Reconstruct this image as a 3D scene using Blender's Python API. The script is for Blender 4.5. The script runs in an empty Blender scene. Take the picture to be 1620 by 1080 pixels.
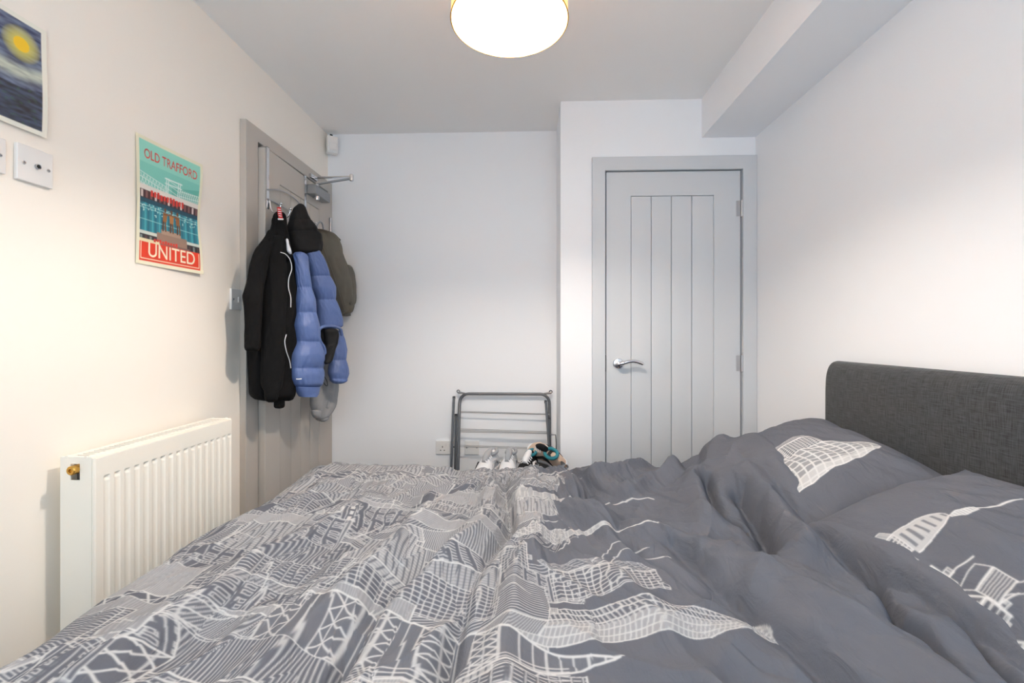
import bpy, bmesh, math, random
import numpy as np
from mathutils import Vector, Matrix
random.seed(7)
RNG = np.random.default_rng(11)
SC = bpy.context.scene
COL = SC.collection

# ------------------------------------------------------------------ camera, world, light, exposure
F, HZ, H = 720.0, 529.0, 1.146            # focal length in pixels of the 1620x1080 frame, horizon row, eye height
TH = math.atan(26 / 720.0)                # the camera looks a little to the left of the room's long axis
cam_data = bpy.data.cameras.new('camera')
cam_data.sensor_width = 36.0
cam_data.lens = F / 1620 * 36.0
cam_data.shift_y = -(540 - HZ) / 1620
cam_data.clip_start = 0.02
cam = bpy.data.objects.new('camera', cam_data)
COL.objects.link(cam)
cam.location = (0, 0, H)
cam.rotation_euler = (math.pi / 2, 0, TH)
SC.camera = cam

world = bpy.data.worlds.new('overcast_sky')
SC.world = world
world.use_nodes = True
bgn = world.node_tree.nodes['Background']
bgn.inputs['Color'].default_value = (0.74, 0.88, 1.0, 1)
bgn.inputs['Strength'].default_value = 4.1

WIN = (-1.05, 1.0, 0.80, 2.15)             # window in the wall behind the camera: x0, x1, z0, z1
REAR = -0.62
portal = bpy.data.lights.new('window_portal', 'AREA')
portal.shape = 'RECTANGLE'
portal.size = WIN[1] - WIN[0]
portal.size_y = WIN[3] - WIN[2]
portal.cycles.is_portal = True
po = bpy.data.objects.new('window_portal', portal)
COL.objects.link(po)
po.location = ((WIN[0] + WIN[1]) / 2, REAR - 0.13, (WIN[2] + WIN[3]) / 2)
po.rotation_euler = (math.pi / 2, 0, 0)

SC.view_settings.view_transform = 'Standard'
SC.view_settings.look = 'None'
SC.view_settings.exposure = 0.0
SC.view_settings.gamma = 1.0
SC.view_settings.use_curve_mapping = False
SC.cycles.max_bounces = 12
SC.cycles.diffuse_bounces = 8
SC.cycles.use_denoising = True
SC.cycles.sample_clamp_indirect = 8.0

LAMP = (-0.049, 1.18, 1.956)               # centre of the lamp shade's lower rim
LAMP_GLOW = 1430.0

# ------------------------------------------------------------------ helpers
_c, _s = math.cos(TH), math.sin(TH)
def _ray(px, py):
    a = (px - 810) / F
    return np.array([_c * a - _s, _s * a + _c, -(py - HZ) / F])
def on_x(px, py, X):
    r = _ray(px, py); return np.array([0, 0, H]) + X / r[0] * r
def on_y(px, py, Y):
    r = _ray(px, py); return np.array([0, 0, H]) + Y / r[1] * r
def on_z(px, py, Z):
    r = _ray(px, py); return np.array([0, 0, H]) + (Z - H) / r[2] * r

def srgb(r, g, b):
    f = lambda v: (v / 255 / 12.92) if v / 255 <= 0.04045 else ((v / 255 + 0.055) / 1.055) ** 2.4
    return (f(r), f(g), f(b))

def material(name, color, rough=0.6, metal=0.0, var=0.0, var_scale=6.0, bump=0.0, bump_scale=200.0, stretch=(1, 1, 1),
             spec=0.5, sheen=0.0, transmission=None):
    m = bpy.data.materials.new(name)
    m.use_nodes = True
    nt = m.node_tree; N = nt.nodes; L = nt.links
    b = N['Principled BSDF']
    b.inputs['Roughness'].default_value = rough
    b.inputs['Metallic'].default_value = metal
    b.inputs['Specular IOR Level'].default_value = spec
    if sheen:
        b.inputs['Sheen Weight'].default_value = sheen
        b.inputs['Sheen Roughness'].default_value = 0.5
    tc = N.new('ShaderNodeTexCoord'); mp = N.new('ShaderNodeMapping')
    mp.inputs['Scale'].default_value = stretch
    L.new(tc.outputs['Object'], mp.inputs['Vector'])
    nz = N.new('ShaderNodeTexNoise'); nz.inputs['Scale'].default_value = var_scale; nz.inputs['Detail'].default_value = 4
    L.new(mp.outputs['Vector'], nz.inputs['Vector'])
    mx = N.new('ShaderNodeMix'); mx.data_type = 'RGBA'
    mx.inputs['A'].default_value = tuple(c * (1 - var) for c in color) + (1,)
    mx.inputs['B'].default_value = tuple(min(1, c * (1 + var)) for c in color) + (1,)
    L.new(nz.outputs['Fac'], mx.inputs['Factor'])
    L.new(mx.outputs['Result'], b.inputs['Base Color'])
    if bump:
        n2 = N.new('ShaderNodeTexNoise'); n2.inputs['Scale'].default_value = bump_scale; n2.inputs['Detail'].default_value = 3
        L.new(mp.outputs['Vector'], n2.inputs['Vector'])
        bp = N.new('ShaderNodeBump'); bp.inputs['Strength'].default_value = bump; bp.inputs['Distance'].default_value = 0.002
        L.new(n2.outputs['Fac'], bp.inputs['Height']); L.new(bp.outputs['Normal'], b.inputs['Normal'])
    return m

def link(o, parent=None):
    COL.objects.link(o)
    if parent is not None:
        o.parent = parent
    return o
def mesh_obj(name, verts, faces, mat, parent=None, smooth=False):
    me = bpy.data.meshes.new(name)
    me.from_pydata([tuple(map(float, v)) for v in verts], [], faces)
    me.update()
    if smooth:
        me.polygons.foreach_set('use_smooth', [True] * len(me.polygons))
    if mat is not None:
        me.materials.append(mat)
    return link(bpy.data.objects.new(name, me), parent)
def grid_obj(name, P, mat, parent=None, closed_u=False, attrs=None, flip=False):
    """P: (rows, cols, 3) array -> smooth quad grid."""
    R, C = P.shape[:2]
    idx = np.arange(R * C).reshape(R, C)
    if closed_u:
        nx = np.roll(idx, -1, 1)
        q = np.stack([idx[:-1], nx[:-1], nx[1:], idx[1:]], -1).reshape(-1, 4)
    else:
        q = np.stack([idx[:-1, :-1], idx[:-1, 1:], idx[1:, 1:], idx[1:, :-1]], -1).reshape(-1, 4)
    if flip:
        q = q[:, ::-1]
    me = bpy.data.meshes.new(name)
    n = len(q)
    me.vertices.add(R * C); me.vertices.foreach_set('co', P.reshape(-1).astype(np.float32))
    me.loops.add(n * 4); me.loops.foreach_set('vertex_index', q.reshape(-1).astype(np.int32))
    me.polygons.add(n); me.polygons.foreach_set('loop_start', np.arange(0, n * 4, 4, dtype=np.int32))
    me.polygons.foreach_set('use_smooth', np.ones(n, dtype=bool))
    me.update(calc_edges=True)
    for k, v in (attrs or {}).items():
        v = np.asarray(v, dtype=np.float32)
        if v.ndim == 3:
            a = me.color_attributes.new(k, 'FLOAT_COLOR', 'POINT')
            full = np.ones((R * C, 4), np.float32); full[:, :3] = v.reshape(-1, 3)
            a.data.foreach_set('color', full.reshape(-1))
        else:
            a = me.attributes.new(k, 'FLOAT', 'POINT'); a.data.foreach_set('value', v.reshape(-1))
    me.materials.append(mat)
    return link(bpy.data.objects.new(name, me), parent)

def bm_obj(name, bm, mat, parent=None, smooth=True, angle=35):
    me = bpy.data.meshes.new(name)
    bmesh.ops.recalc_face_normals(bm, faces=bm.faces[:])
    bm.to_mesh(me); bm.free()
    if smooth:
        me.polygons.foreach_set('use_smooth', [True] * len(me.polygons))
        me.set_sharp_from_angle(angle=math.radians(angle))
    if mat is not None:
        me.materials.append(mat)
    return link(bpy.data.objects.new(name, me), parent)
def add_box(bm, lo, hi, bevel=0.0, seg=2, M=None):
    r = bmesh.ops.create_cube(bm, size=1.0)
    vs = r['verts']
    for v in vs:
        v.co = Vector([(lo[i] + hi[i]) / 2 + v.co[i] * (hi[i] - lo[i]) for i in range(3)])
    if bevel:
        es = list({e for v in vs for e in v.link_edges})
        res = bmesh.ops.bevel(bm, geom=es, offset=bevel, segments=seg, profile=0.7, affect='EDGES')
        vs = list({v for f in res['faces'] for v in f.verts} | {v for v in vs if v.is_valid})
    if M is not None:
        for v in vs: v.co = M @ v.co
    return vs
def box(name, lo, hi, mat, parent=None, bevel=0.0, seg=2, M=None):
    bm = bmesh.new(); add_box(bm, lo, hi, bevel, seg, M)
    return bm_obj(name, bm, mat, parent)
def add_tube(bm, pts, r, n=10, cap=True, closed=False):
    pts = [Vector(p) for p in pts]
    rad = r if isinstance(r, (list, tuple)) else [r] * len(pts)
    rings = []
    up = None
    for i, p in enumerate(pts):
        if closed:
            t = (pts[(i + 1) % len(pts)] - pts[i - 1])
        else:
            t = pts[min(i + 1, len(pts) - 1)] - pts[max(i - 1, 0)]
        t.normalize()
        if up is None:
            up = t.orthogonal()
        up = up - t * up.dot(t)
        up.normalize()
        w = t.cross(up)
        rings.append([bm.verts.new(p + (up * math.cos(a) + w * math.sin(a)) * rad[i]) for a in [2 * math.pi * k / n for k in range(n)]])
    m = len(rings)
    for i in range(m if closed else m - 1):
        a, b = rings[i], rings[(i + 1) % m]
        for k in range(n):
            bm.faces.new((a[k], a[(k + 1) % n], b[(k + 1) % n], b[k]))
    if cap and not closed:
        bm.faces.new(rings[0][::-1]); bm.faces.new(rings[-1])
def tube(name, pts, r, mat, parent=None, n=10, closed=False):
    bm = bmesh.new(); add_tube(bm, pts, r, n, True, closed)
    return bm_obj(name, bm, mat, parent, angle=50)
def add_lathe(bm, prof, center, axis='Z', n=32):
    """prof: list of (radius, height); revolved about an axis through center."""
    rings = []
    for r, h in prof:
        ring = []
        for k in range(n):
            a = 2 * math.pi * k / n
            p = (r * math.cos(a), r * math.sin(a), h)
            if axis == 'Y': p = (p[0], p[2], p[1])
            if axis == 'X': p = (p[2], p[0], p[1])
            ring.append(bm.verts.new(Vector(center) + Vector(p)))
        rings.append(ring)
    for a, b in zip(rings, rings[1:]):
        for k in range(n):
            bm.faces.new((a[k], a[(k + 1) % n], b[(k + 1) % n], b[k]))
    return rings
def lathe(name, prof, center, mat, parent=None, axis='Z', n=32, caps=(True, True)):
    bm = bmesh.new(); r = add_lathe(bm, prof, center, axis, n)
    if caps[0]: bm.faces.new(r[0][::-1])
    if caps[1]: bm.faces.new(r[-1])
    return bm_obj(name, bm, mat, parent)
def spline(pts, n=8):
    """Catmull-Rom through the points."""
    p = [np.array(q, float) for q in pts]
    p = [2 * p[0] - p[1]] + p + [2 * p[-1] - p[-2]]
    out = []
    for i in range(1, len(p) - 2):
        for k in range(n):
            t = k / n
            out.append(0.5 * (2 * p[i] + (p[i + 1] - p[i - 1]) * t + (2 * p[i - 1] - 5 * p[i] + 4 * p[i + 1] - p[i + 2]) * t * t
                              + (3 * p[i] - p[i - 1] - 3 * p[i + 1] + p[i + 2]) * t ** 3))
    out.append(p[-2])
    return out
def plate(name, us, vs, cells, t0, t1, axes, mat, parent=None):
    """A slab with openings: a grid of cells on the axes (u, v), extruded along the third axis from t0 to t1, one closed mesh."""
    u_ax, v_ax, t_ax = axes
    verts, faces, idx = [], [], {}
    def V(i, j, k):
        if (i, j, k) not in idx:
            p = [0, 0, 0]; p[u_ax] = us[i]; p[v_ax] = vs[j]; p[t_ax] = (t0, t1)[k]
            idx[(i, j, k)] = len(verts); verts.append(p)
        return idx[(i, j, k)]
    cs = set(cells)
    for i, j in cells:
        for k in (0, 1):
            faces.append([V(i, j, k), V(i + 1, j, k), V(i + 1, j + 1, k), V(i, j + 1, k)])
        for di, dj, e in ((-1, 0, ((i, j), (i, j + 1))), (1, 0, ((i + 1, j), (i + 1, j + 1))),
                          (0, -1, ((i, j), (i + 1, j))), (0, 1, ((i, j + 1), (i + 1, j + 1)))):
            if (i + di, j + dj) not in cs:
                (a, b), (c, d) = e
                faces.append([V(a, b, 0), V(c, d, 0), V(c, d, 1), V(a, b, 1)])
    bm = bmesh.new()
    bv = [bm.verts.new(v) for v in verts]
    for f in faces: bm.faces.new([bv[q] for q in f])
    return bm_obj(name, bm, mat, parent, smooth=False)
def empty(name, loc=(0, 0, 0), rz=0.0):
    o = bpy.data.objects.new(name, None); o.empty_display_size = 0.05
    o.location = loc; o.rotation_euler = (0, 0, rz)
    return link(o)
def tag(o, label, cat, group=None):
    o['label'] = label; o['category'] = cat
    if group: o['group'] = group
    return o
def struct(o):
    o['kind'] = 'structure'; return o
def thing(name, label, cat, loc=(0, 0, 0), rz=0.0, group=None):
    return tag(empty(name, loc, rz), label, cat, group)

# smooth gradient noise for wrinkles
_perm = RNG.permutation(256)
_grad = RNG.uniform(0, 2 * np.pi, 256)
def perlin(x, y, seed=0):
    xi = np.floor(x).astype(int); yi = np.floor(y).astype(int)
    xf = x - xi; yf = y - yi
    u = xf ** 3 * (xf * (xf * 6 - 15) + 10); v = yf ** 3 * (yf * (yf * 6 - 15) + 10)
    def g(ix, iy, dx, dy):
        h = _grad[_perm[(_perm[(ix + seed * 17) & 255] + iy) & 255]]
        return np.cos(h) * dx + np.sin(h) * dy
    a = g(xi, yi, xf, yf); b = g(xi + 1, yi, xf - 1, yf); c = g(xi, yi + 1, xf, yf - 1); d = g(xi + 1, yi + 1, xf - 1, yf - 1)
    return (a * (1 - u) + b * u) * (1 - v) + (c * (1 - u) + d * u) * v
def sm(a, b, x):
    t = np.clip((x - a) / (b - a), 0, 1); return t * t * (3 - 2 * t)

# ------------------------------------------------------------------ materials
M_WALL = material('white_wall_paint', srgb(241, 242, 245), 0.75, var=0.012, var_scale=2.0, bump=0.05, bump_scale=260)
M_WALLW = material('white_wall_paint_lamp_tint', srgb(245, 239, 230), 0.75, var=0.012, var_scale=2.0, bump=0.05, bump_scale=260)  # left wall: the lamp's warmth is mixed into the white
M_CEIL = material('white_ceiling_paint', srgb(242, 241, 240), 0.85, var=0.012, var_scale=2.0, bump=0.04, bump_scale=260)
M_FLOOR = material('grey_carpet', srgb(120, 116, 112), 0.95, var=0.2, var_scale=90, bump=0.6, bump_scale=500)
M_DOOR = material('grey_door_paint', srgb(204, 207, 211), 0.45, var=0.02, var_scale=3.0, bump=0.03, bump_scale=120)
M_DOORL = material('grey_door_paint_lamp_tint', srgb(186, 180, 173), 0.45, var=0.02, var_scale=3.0, bump=0.03, bump_scale=120)  # room door and casing: warm lamplight is mixed into the grey
M_SKIRT = material('grey_skirting_paint', srgb(190, 191, 193), 0.45, var=0.02)
M_CHROME = material('polished_chrome', (0.72, 0.72, 0.74), 0.14, metal=1.0, var=0.02)
M_STEEL = material('brushed_steel', (0.50, 0.50, 0.52), 0.32, metal=1.0, var=0.05, bump=0.05)
M_GREYMETAL = material('grey_painted_metal', srgb(98, 100, 105), 0.4, metal=0.35, var=0.05)
M_SILVERPAINT = material('silver_painted_metal', srgb(150, 152, 154), 0.4, metal=0.5, var=0.04)
M_WHITEMETAL = material('white_enamel', srgb(248, 243, 232), 0.3, var=0.008)
M_PLASTIC = material('white_plastic', srgb(232, 230, 228), 0.35, var=0.01)
M_BRASS = material('brass', srgb(206, 160, 80), 0.3, metal=0.9, var=0.06)
M_DARK = material('black_void', (0.012, 0.012, 0.013), 0.8, var=0.1)
M_BLACKFAB = material('black_jersey', (0.006, 0.006, 0.0066), 0.95, var=0.25, var_scale=30, bump=0.25, bump_scale=700, spec=0.15)
M_BLACKNYLON = material('black_nylon', (0.008, 0.008, 0.009), 0.7, var=0.25, var_scale=30, bump=0.15, bump_scale=300, spec=0.2)
M_BLUE = material('blue_nylon', srgb(84, 105, 155), 0.5, var=0.08, var_scale=25, bump=0.25, bump_scale=120, spec=0.4)
M_OLIVE = material('olive_grey_canvas', srgb(98, 95, 87), 0.85, var=0.12, var_scale=25, bump=0.3, bump_scale=500)
M_LIGHTKNIT = material('light_grey_fleece', srgb(150, 150, 152), 0.95, var=0.12, var_scale=35, bump=0.4, bump_scale=500)
M_YELLOW = material('yellow_cloth', srgb(222, 180, 40), 0.8, var=0.08, bump=0.2)
M_RED = material('red_webbing', srgb(190, 42, 46), 0.7, var=0.1, bump=0.3)
M_WHITEFAB = material('white_cotton', srgb(232, 232, 236), 0.85, var=0.03, bump=0.2, bump_scale=400)
M_SHEET = material('white_sheet', srgb(226, 226, 232), 0.85, var=0.06, var_scale=14, bump=0.2, bump_scale=300)
M_WHITELEATHER = material('white_leather', srgb(226, 226, 228), 0.5, var=0.04, bump=0.15, bump_scale=200)
M_GREYMESH = material('grey_mesh_fabric', srgb(158, 160, 164), 0.8, var=0.1, bump=0.3, bump_scale=500)
M_TEAL = material('teal_rubber', srgb(34, 120, 134), 0.5, var=0.08)
M_BEIGE = material('beige_suede', srgb(206, 180, 160), 0.85, var=0.08, bump=0.2)
M_WOOD = material('pale_wood', srgb(182, 150, 112), 0.55, var=0.12, var_scale=9, stretch=(1, 12, 12))

def headboard_material():
    m = material('charcoal_woven_upholstery', srgb(64, 65, 67), 0.9, sheen=0.15)
    nt = m.node_tree; N = nt.nodes; L = nt.links; b = N['Principled BSDF']
    tc = N.new('ShaderNodeTexCoord')
    outs = []
    for sc in ((1, 28, 520), (1, 520, 28)):
        mp = N.new('ShaderNodeMapping'); mp.inputs['Scale'].default_value = sc
        L.new(tc.outputs['Object'], mp.inputs['Vector'])
        nz = N.new('ShaderNodeTexNoise'); nz.inputs['Scale'].default_value = 1.0; nz.inputs['Detail'].default_value = 3
        L.new(mp.outputs['Vector'], nz.inputs['Vector']); outs.append(nz.outputs['Fac'])
    ad = N.new('ShaderNodeMath'); ad.operation = 'ADD'; L.new(outs[0], ad.inputs[0]); L.new(outs[1], ad.inputs[1])
    mr = N.new('ShaderNodeMapRange'); mr.inputs['From Min'].default_value = 0.72; mr.inputs['From Max'].default_value = 1.28
    L.new(ad.outputs[0], mr.inputs['Value'])
    mx = N.new('ShaderNodeMix'); mx.data_type = 'RGBA'
    mx.inputs['A'].default_value = srgb(24, 26, 29) + (1,); mx.inputs['B'].default_value = srgb(70, 73, 77) + (1,)
    L.new(mr.outputs['Result'], mx.inputs['Factor']); L.new(mx.outputs['Result'], b.inputs['Base Color'])
    bp = N.new('ShaderNodeBump'); bp.inputs['Strength'].default_value = 0.5; bp.inputs['Distance'].default_value = 0.001
    L.new(ad.outputs[0], bp.inputs['Height']); L.new(bp.outputs['Normal'], b.inputs['Normal'])
    return m
M_HEADB = headboard_material()

def bedding_material():
    """Grey cotton; the white print is the surface's own 'print' attribute."""
    m = material('grey_printed_cotton', (0.1, 0.1, 0.1), 0.9, bump=0.10, bump_scale=700, spec=0.12)
    nt = m.node_tree; N = nt.nodes; L = nt.links; b = N['Principled BSDF']
    tc = N.new('ShaderNodeTexCoord')
    nz = N.new('ShaderNodeTexNoise'); nz.inputs['Scale'].default_value = 5.0; nz.inputs['Detail'].default_value = 5
    L.new(tc.outputs['Object'], nz.inputs['Vector'])
    mx = N.new('ShaderNodeMix'); mx.data_type = 'RGBA'
    mx.inputs['A'].default_value = srgb(87, 90, 99) + (1,); mx.inputs['B'].default_value = srgb(99, 102, 111) + (1,)
    L.new(nz.outputs['Fac'], mx.inputs['Factor'])
    at = N.new('ShaderNodeAttribute'); at.attribute_name = 'print'
    m2 = N.new('ShaderNodeMix'); m2.data_type = 'RGBA'
    m2.inputs['B'].default_value = srgb(224, 223, 222) + (1,)
    L.new(at.outputs['Fac'], m2.inputs['Factor']); L.new(mx.outputs['Result'], m2.inputs['A'])
    L.new(m2.outputs['Result'], b.inputs['Base Color'])
    # soft crumple of washed cotton
    cm = N.new('ShaderNodeTexNoise'); cm.inputs['Scale'].default_value = 17.0; cm.inputs['Detail'].default_value = 6; cm.inputs['Roughness'].default_value = 0.55
    cm.inputs['Distortion'].default_value = 1.2
    mp = N.new('ShaderNodeMapping'); mp.inputs['Rotation'].default_value = (0, 0, 0.5); mp.inputs['Scale'].default_value = (1.6, 0.7, 1)
    L.new(tc.outputs['Object'], mp.inputs['Vector']); L.new(mp.outputs['Vector'], cm.inputs['Vector'])
    b2 = N.new('ShaderNodeBump'); b2.inputs['Strength'].default_value = 0.55; b2.inputs['Distance'].default_value = 0.012
    L.new(cm.outputs['Fac'], b2.inputs['Height'])
    old = b.inputs['Normal'].links[0].from_node
    L.new(b2.outputs['Normal'], old.inputs['Normal'])
    return m
M_BEDDING = bedding_material()
def paper_material():
    m = material('printed_paper', (0.8, 0.8, 0.8), 0.55)
    nt = m.node_tree; N = nt.nodes; L = nt.links; b = N['Principled BSDF']
    at = N.new('ShaderNodeAttribute'); at.attribute_name = 'ink'
    L.new(at.outputs['Color'], b.inputs['Base Color'])
    return m
M_PAPER = paper_material()

def emission_material(name, color, strength):
    m = bpy.data.materials.new(name); m.use_nodes = True
    nt = m.node_tree; nt.nodes.clear()
    e = nt.nodes.new('ShaderNodeEmission'); o = nt.nodes.new('ShaderNodeOutputMaterial')
    e.inputs['Color'].default_value = tuple(color) + (1,); e.inputs['Strength'].default_value = strength
    nt.links.new(e.outputs[0], o.inputs[0]); return m
def shade_material():
    m = bpy.data.materials.new('cream_shade_fabric'); m.use_nodes = True
    nt = m.node_tree; N = nt.nodes; L = nt.links; N.clear()
    o = N.new('ShaderNodeOutputMaterial'); d = N.new('ShaderNodeBsdfDiffuse'); t = N.new('ShaderNodeBsdfTranslucent')
    nz = N.new('ShaderNodeTexNoise'); nz.inputs['Scale'].default_value = 300
    cr = N.new('ShaderNodeMix'); cr.data_type = 'RGBA'
    cr.inputs['A'].default_value = srgb(225, 196, 150) + (1,); cr.inputs['B'].default_value = srgb(236, 208, 164) + (1,)
    L.new(nz.outputs['Fac'], cr.inputs['Factor'])
    L.new(cr.outputs['Result'], d.inputs['Color']); L.new(cr.outputs['Result'], t.inputs['Color'])
    mx = N.new('ShaderNodeMixShader'); mx.inputs['Fac'].default_value = 0.35
    L.new(d.outputs[0], mx.inputs[1]); L.new(t.outputs[0], mx.inputs[2]); L.new(mx.outputs[0], o.inputs[0])
    return m
def glass_material():
    m = bpy.data.materials.new('window_glass'); m.use_nodes = True
    nt = m.node_tree; N = nt.nodes; L = nt.links; N.clear()
    o = N.new('ShaderNodeOutputMaterial'); t = N.new('ShaderNodeBsdfTransparent'); g = N.new('ShaderNodeBsdfGlossy')
    g.inputs['Roughness'].default_value = 0.02
    mx = N.new('ShaderNodeMixShader'); mx.inputs['Fac'].default_value = 0.06
    L.new(t.outputs[0], mx.inputs[1]); L.new(g.outputs[0], mx.inputs[2]); L.new(mx.outputs[0], o.inputs[0])
    return m

# ------------------------------------------------------------------ room shell
XL, XR, YC, YF, ZC = -1.208, 1.155, 2.36, 2.70, 2.350
CX0 = 0.166                                 # left face of the boxed-out cupboard
D1 = (0.397, 1.082)                         # cupboard door leaf
D2 = (1.952, 2.640)                         # room door opening in the left wall
DT = 1.985
struct(box('floor', (XL - 0.1, REAR - 0.1, -0.08), (XR + 0.1, YF + 0.1, 0), M_FLOOR))
struct(box('ceiling', (XL - 0.1, REAR - 0.1, ZC), (XR + 0.1, YF + 0.1, ZC + 0.1), M_CEIL))
struct(box('wall_right', (XR, REAR - 0.1, 0), (XR + 0.1, YF + 0.1, ZC), M_WALL))
struct(box('wall_back', (XL, YF, 0), (XR, YF + 0.1, ZC), M_WALL))
struct(plate('wall_left', [REAR - 0.1, D2[0], D2[1], YF + 0.1], [0, DT, ZC], [(0, 0), (2, 0), (0, 1), (1, 1), (2, 1)], XL - 0.1, XL, (1, 2, 0), M_WALLW))
struct(plate('wall_closet', [CX0, D1[0] - 0.006, D1[1] + 0.006, XR], [0, DT + 0.004, ZC], [(0, 0), (2, 0), (0, 1), (1, 1), (2, 1)], YC, YC + 0.09, (0, 2, 1), M_WALL))
struct(box('wall_closet_side', (CX0, YC + 0.09, 0), (CX0 + 0.09, YF, ZC), M_WALL))
struct(plate('wall_front', [XL, WIN[0], WIN[1], XR], [0, WIN[2], WIN[3], ZC], [(i, j) for i in range(3) for j in range(3) if (i, j) != (1, 1)], REAR - 0.12, REAR, (0, 2, 1), M_WALL))
struct(box('trim_1', (0.885, REAR, 2.151), (XR, YC, ZC), M_WALL))       # boxed beam along the right-hand ceiling edge
# window behind the camera
wn = struct(empty('window_1', ((WIN[0] + WIN[1]) / 2, REAR - 0.07, WIN[2])))
w = WIN[1] - WIN[0]; h = WIN[3] - WIN[2]
plate('window_frame', [-w / 2, -w / 2 + 0.06, -0.03, 0.03, w / 2 - 0.06, w / 2], [0, 0.06, h - 0.06, h],
      [(i, j) for i in range(5) for j in range(3) if not (i in (1, 3) and j == 1)], -0.025, 0.025, (0, 2, 1), M_PLASTIC, wn)
for x0, x1 in ((-w / 2 + 0.06, -0.03), (0.03, w / 2 - 0.06)):
    box('pane', (x0, -0.003, 0.06), (x1, 0.003, h - 0.06), glass_material(), wn)
box('window_sill', (-w / 2 - 0.04, 0.02, -0.03), (w / 2 + 0.04, 0.14, -0.002), M_PLASTIC, wn, 0.004)
# skirting
struct(box('baseboard_back', (XL + 0.016, YF - 0.016, 0), (CX0, YF, 0.12), M_SKIRT, None, 0.004))
struct(box('baseboard_left', (XL, REAR, 0), (XL + 0.016, 1.86, 0.12), M_SKIRT, None, 0.004))
struct(box('baseboard_right', (XR - 0.016, REAR, 0), (XR, YC, 0.12), M_SKIRT, None, 0.004))
struct(box('baseboard_closet', (CX0, YC - 0.016, 0), (0.326, YC, 0.12), M_SKIRT, None, 0.004))
# architraves
def architrave(name, us, top, t0, t1, axes, mat):
    o = plate(name, us, [0, top[0], top[1]], [(0, 0), (2, 0), (0, 1), (1, 1), (2, 1)], t0, t1, axes, mat)
    md = o.modifiers.new('bevel', 'BEVEL'); md.width = 0.003; md.segments = 2; md.limit_method = 'ANGLE'
    return struct(o)
architrave('trim_2', [0.326, D1[0] - 0.004, D1[1] + 0.004, XR - 0.001], (DT, 2.054), YC - 0.020, YC, (0, 2, 1), M_DOOR)
architrave('trim_3', [1.862, D2[0] - 0.004, D2[1] + 0.004, YF - 0.002], (DT + 0.002, 2.050), XL, XL + 0.028, (1, 2, 0), M_DOORL)
# black backings across both openings, painting in the dark of the gaps behind the leaves
struct(box('dark_backing_1', (D1[0] - 0.006, YC + 0.05, 0), (D1[1] + 0.006, YC + 0.09, DT + 0.004), M_DARK))
struct(box('dark_backing_2', (XL - 0.1, D2[0], 0), (XL - 0.055, D2[1], DT), M_DARK))

def make_door(name, W, Hd, mat, loc, rz, boards, left, top, bottom, right):
    """Local frame: x across the leaf, y out of the back, z up; the face looks to -y. A framed leaf with four loose boards."""
    r = struct(empty(name, loc, rz))
    o = plate('door_leaf', [0, left, W - right, W], [0.006, bottom, Hd - top, Hd],
              [(i, j) for i in range(3) for j in range(3) if (i, j) != (1, 1)], 0, 0.035, (0, 2, 1), mat, r)
    md = o.modifiers.new('bevel', 'BEVEL'); md.width = 0.0035; md.segments = 2; md.limit_method = 'ANGLE'
    box('door_core', (left - 0.001, 0.012, bottom - 0.001), (W - right + 0.001, 0.03, Hd - top + 0.001), mat, r)
    xs = [left] + boards + [W - right]
    for a, b in zip(xs, xs[1:]):
        box('board', (a + 0.0012, 0.0010, bottom + 0.002), (b - 0.0012, 0.0125, Hd - top - 0.002), mat, r, 0.0045, 2)
    return r
d1 = make_door('door_1', D1[1] - D1[0] - 0.006, 1.981, M_DOOR, (D1[0] + 0.003, YC - 0.004, 0), 0, [0.229, 0.331, 0.434], 0.126, 0.125, 0.21, 0.134)
# chrome lever handle of the cupboard door
rose = (0.060, 0, 0.997)
hd = lathe('handle', [(0.027, 0), (0.027, -0.006), (0.024, -0.010), (0.012, -0.012), (0.010, -0.034), (0.011, -0.044), (0.004, -0.048)], rose, M_CHROME, d1, 'Y', 28)
tube('lever', spline([(0.060, -0.042, 0.997), (0.078, -0.047, 1.002), (0.105, -0.048, 1.010), (0.135, -0.047, 1.011), (0.165, -0.046, 1.002), (0.178, -0.046, 0.996)], 5),
     [0.0105] * 6 + [0.009] * 14 + [0.0085] * 4 + [0.0075, 0.005], M_CHROME, hd, 12)
box('latch_plate', (-0.0025, 0.004, 0.955), (0.0005, 0.028, 1.04), M_DARK, d1)
for z in (0.22, 1.00, 1.787):
    hg = tube('hinge', [(D1[1] - D1[0] - 0.001, -0.004, z - 0.042), (D1[1] - D1[0] - 0.001, -0.004, z + 0.042)], 0.0065, M_STEEL, d1, 10)
    box('hinge_plate', (D1[1] - D1[0] - 0.028, -0.0012, z - 0.040), (D1[1] - D1[0] - 0.008, 0.001, z + 0.040), M_STEEL, hg)

# room door on the left wall: hinged at its far edge, standing slightly ajar
hingeP, nearP = Vector((-1.170, 2.635, 0)), Vector((-1.152, 1.953, 0))
dv = hingeP - nearP
ang = math.atan2(dv.y, dv.x)
d2 = make_door('door_2', dv.length, 1.968, M_DOORL, tuple(nearP), ang, [0.229, 0.331, 0.434], 0.126, 0.125, 0.21, 0.134)
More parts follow.
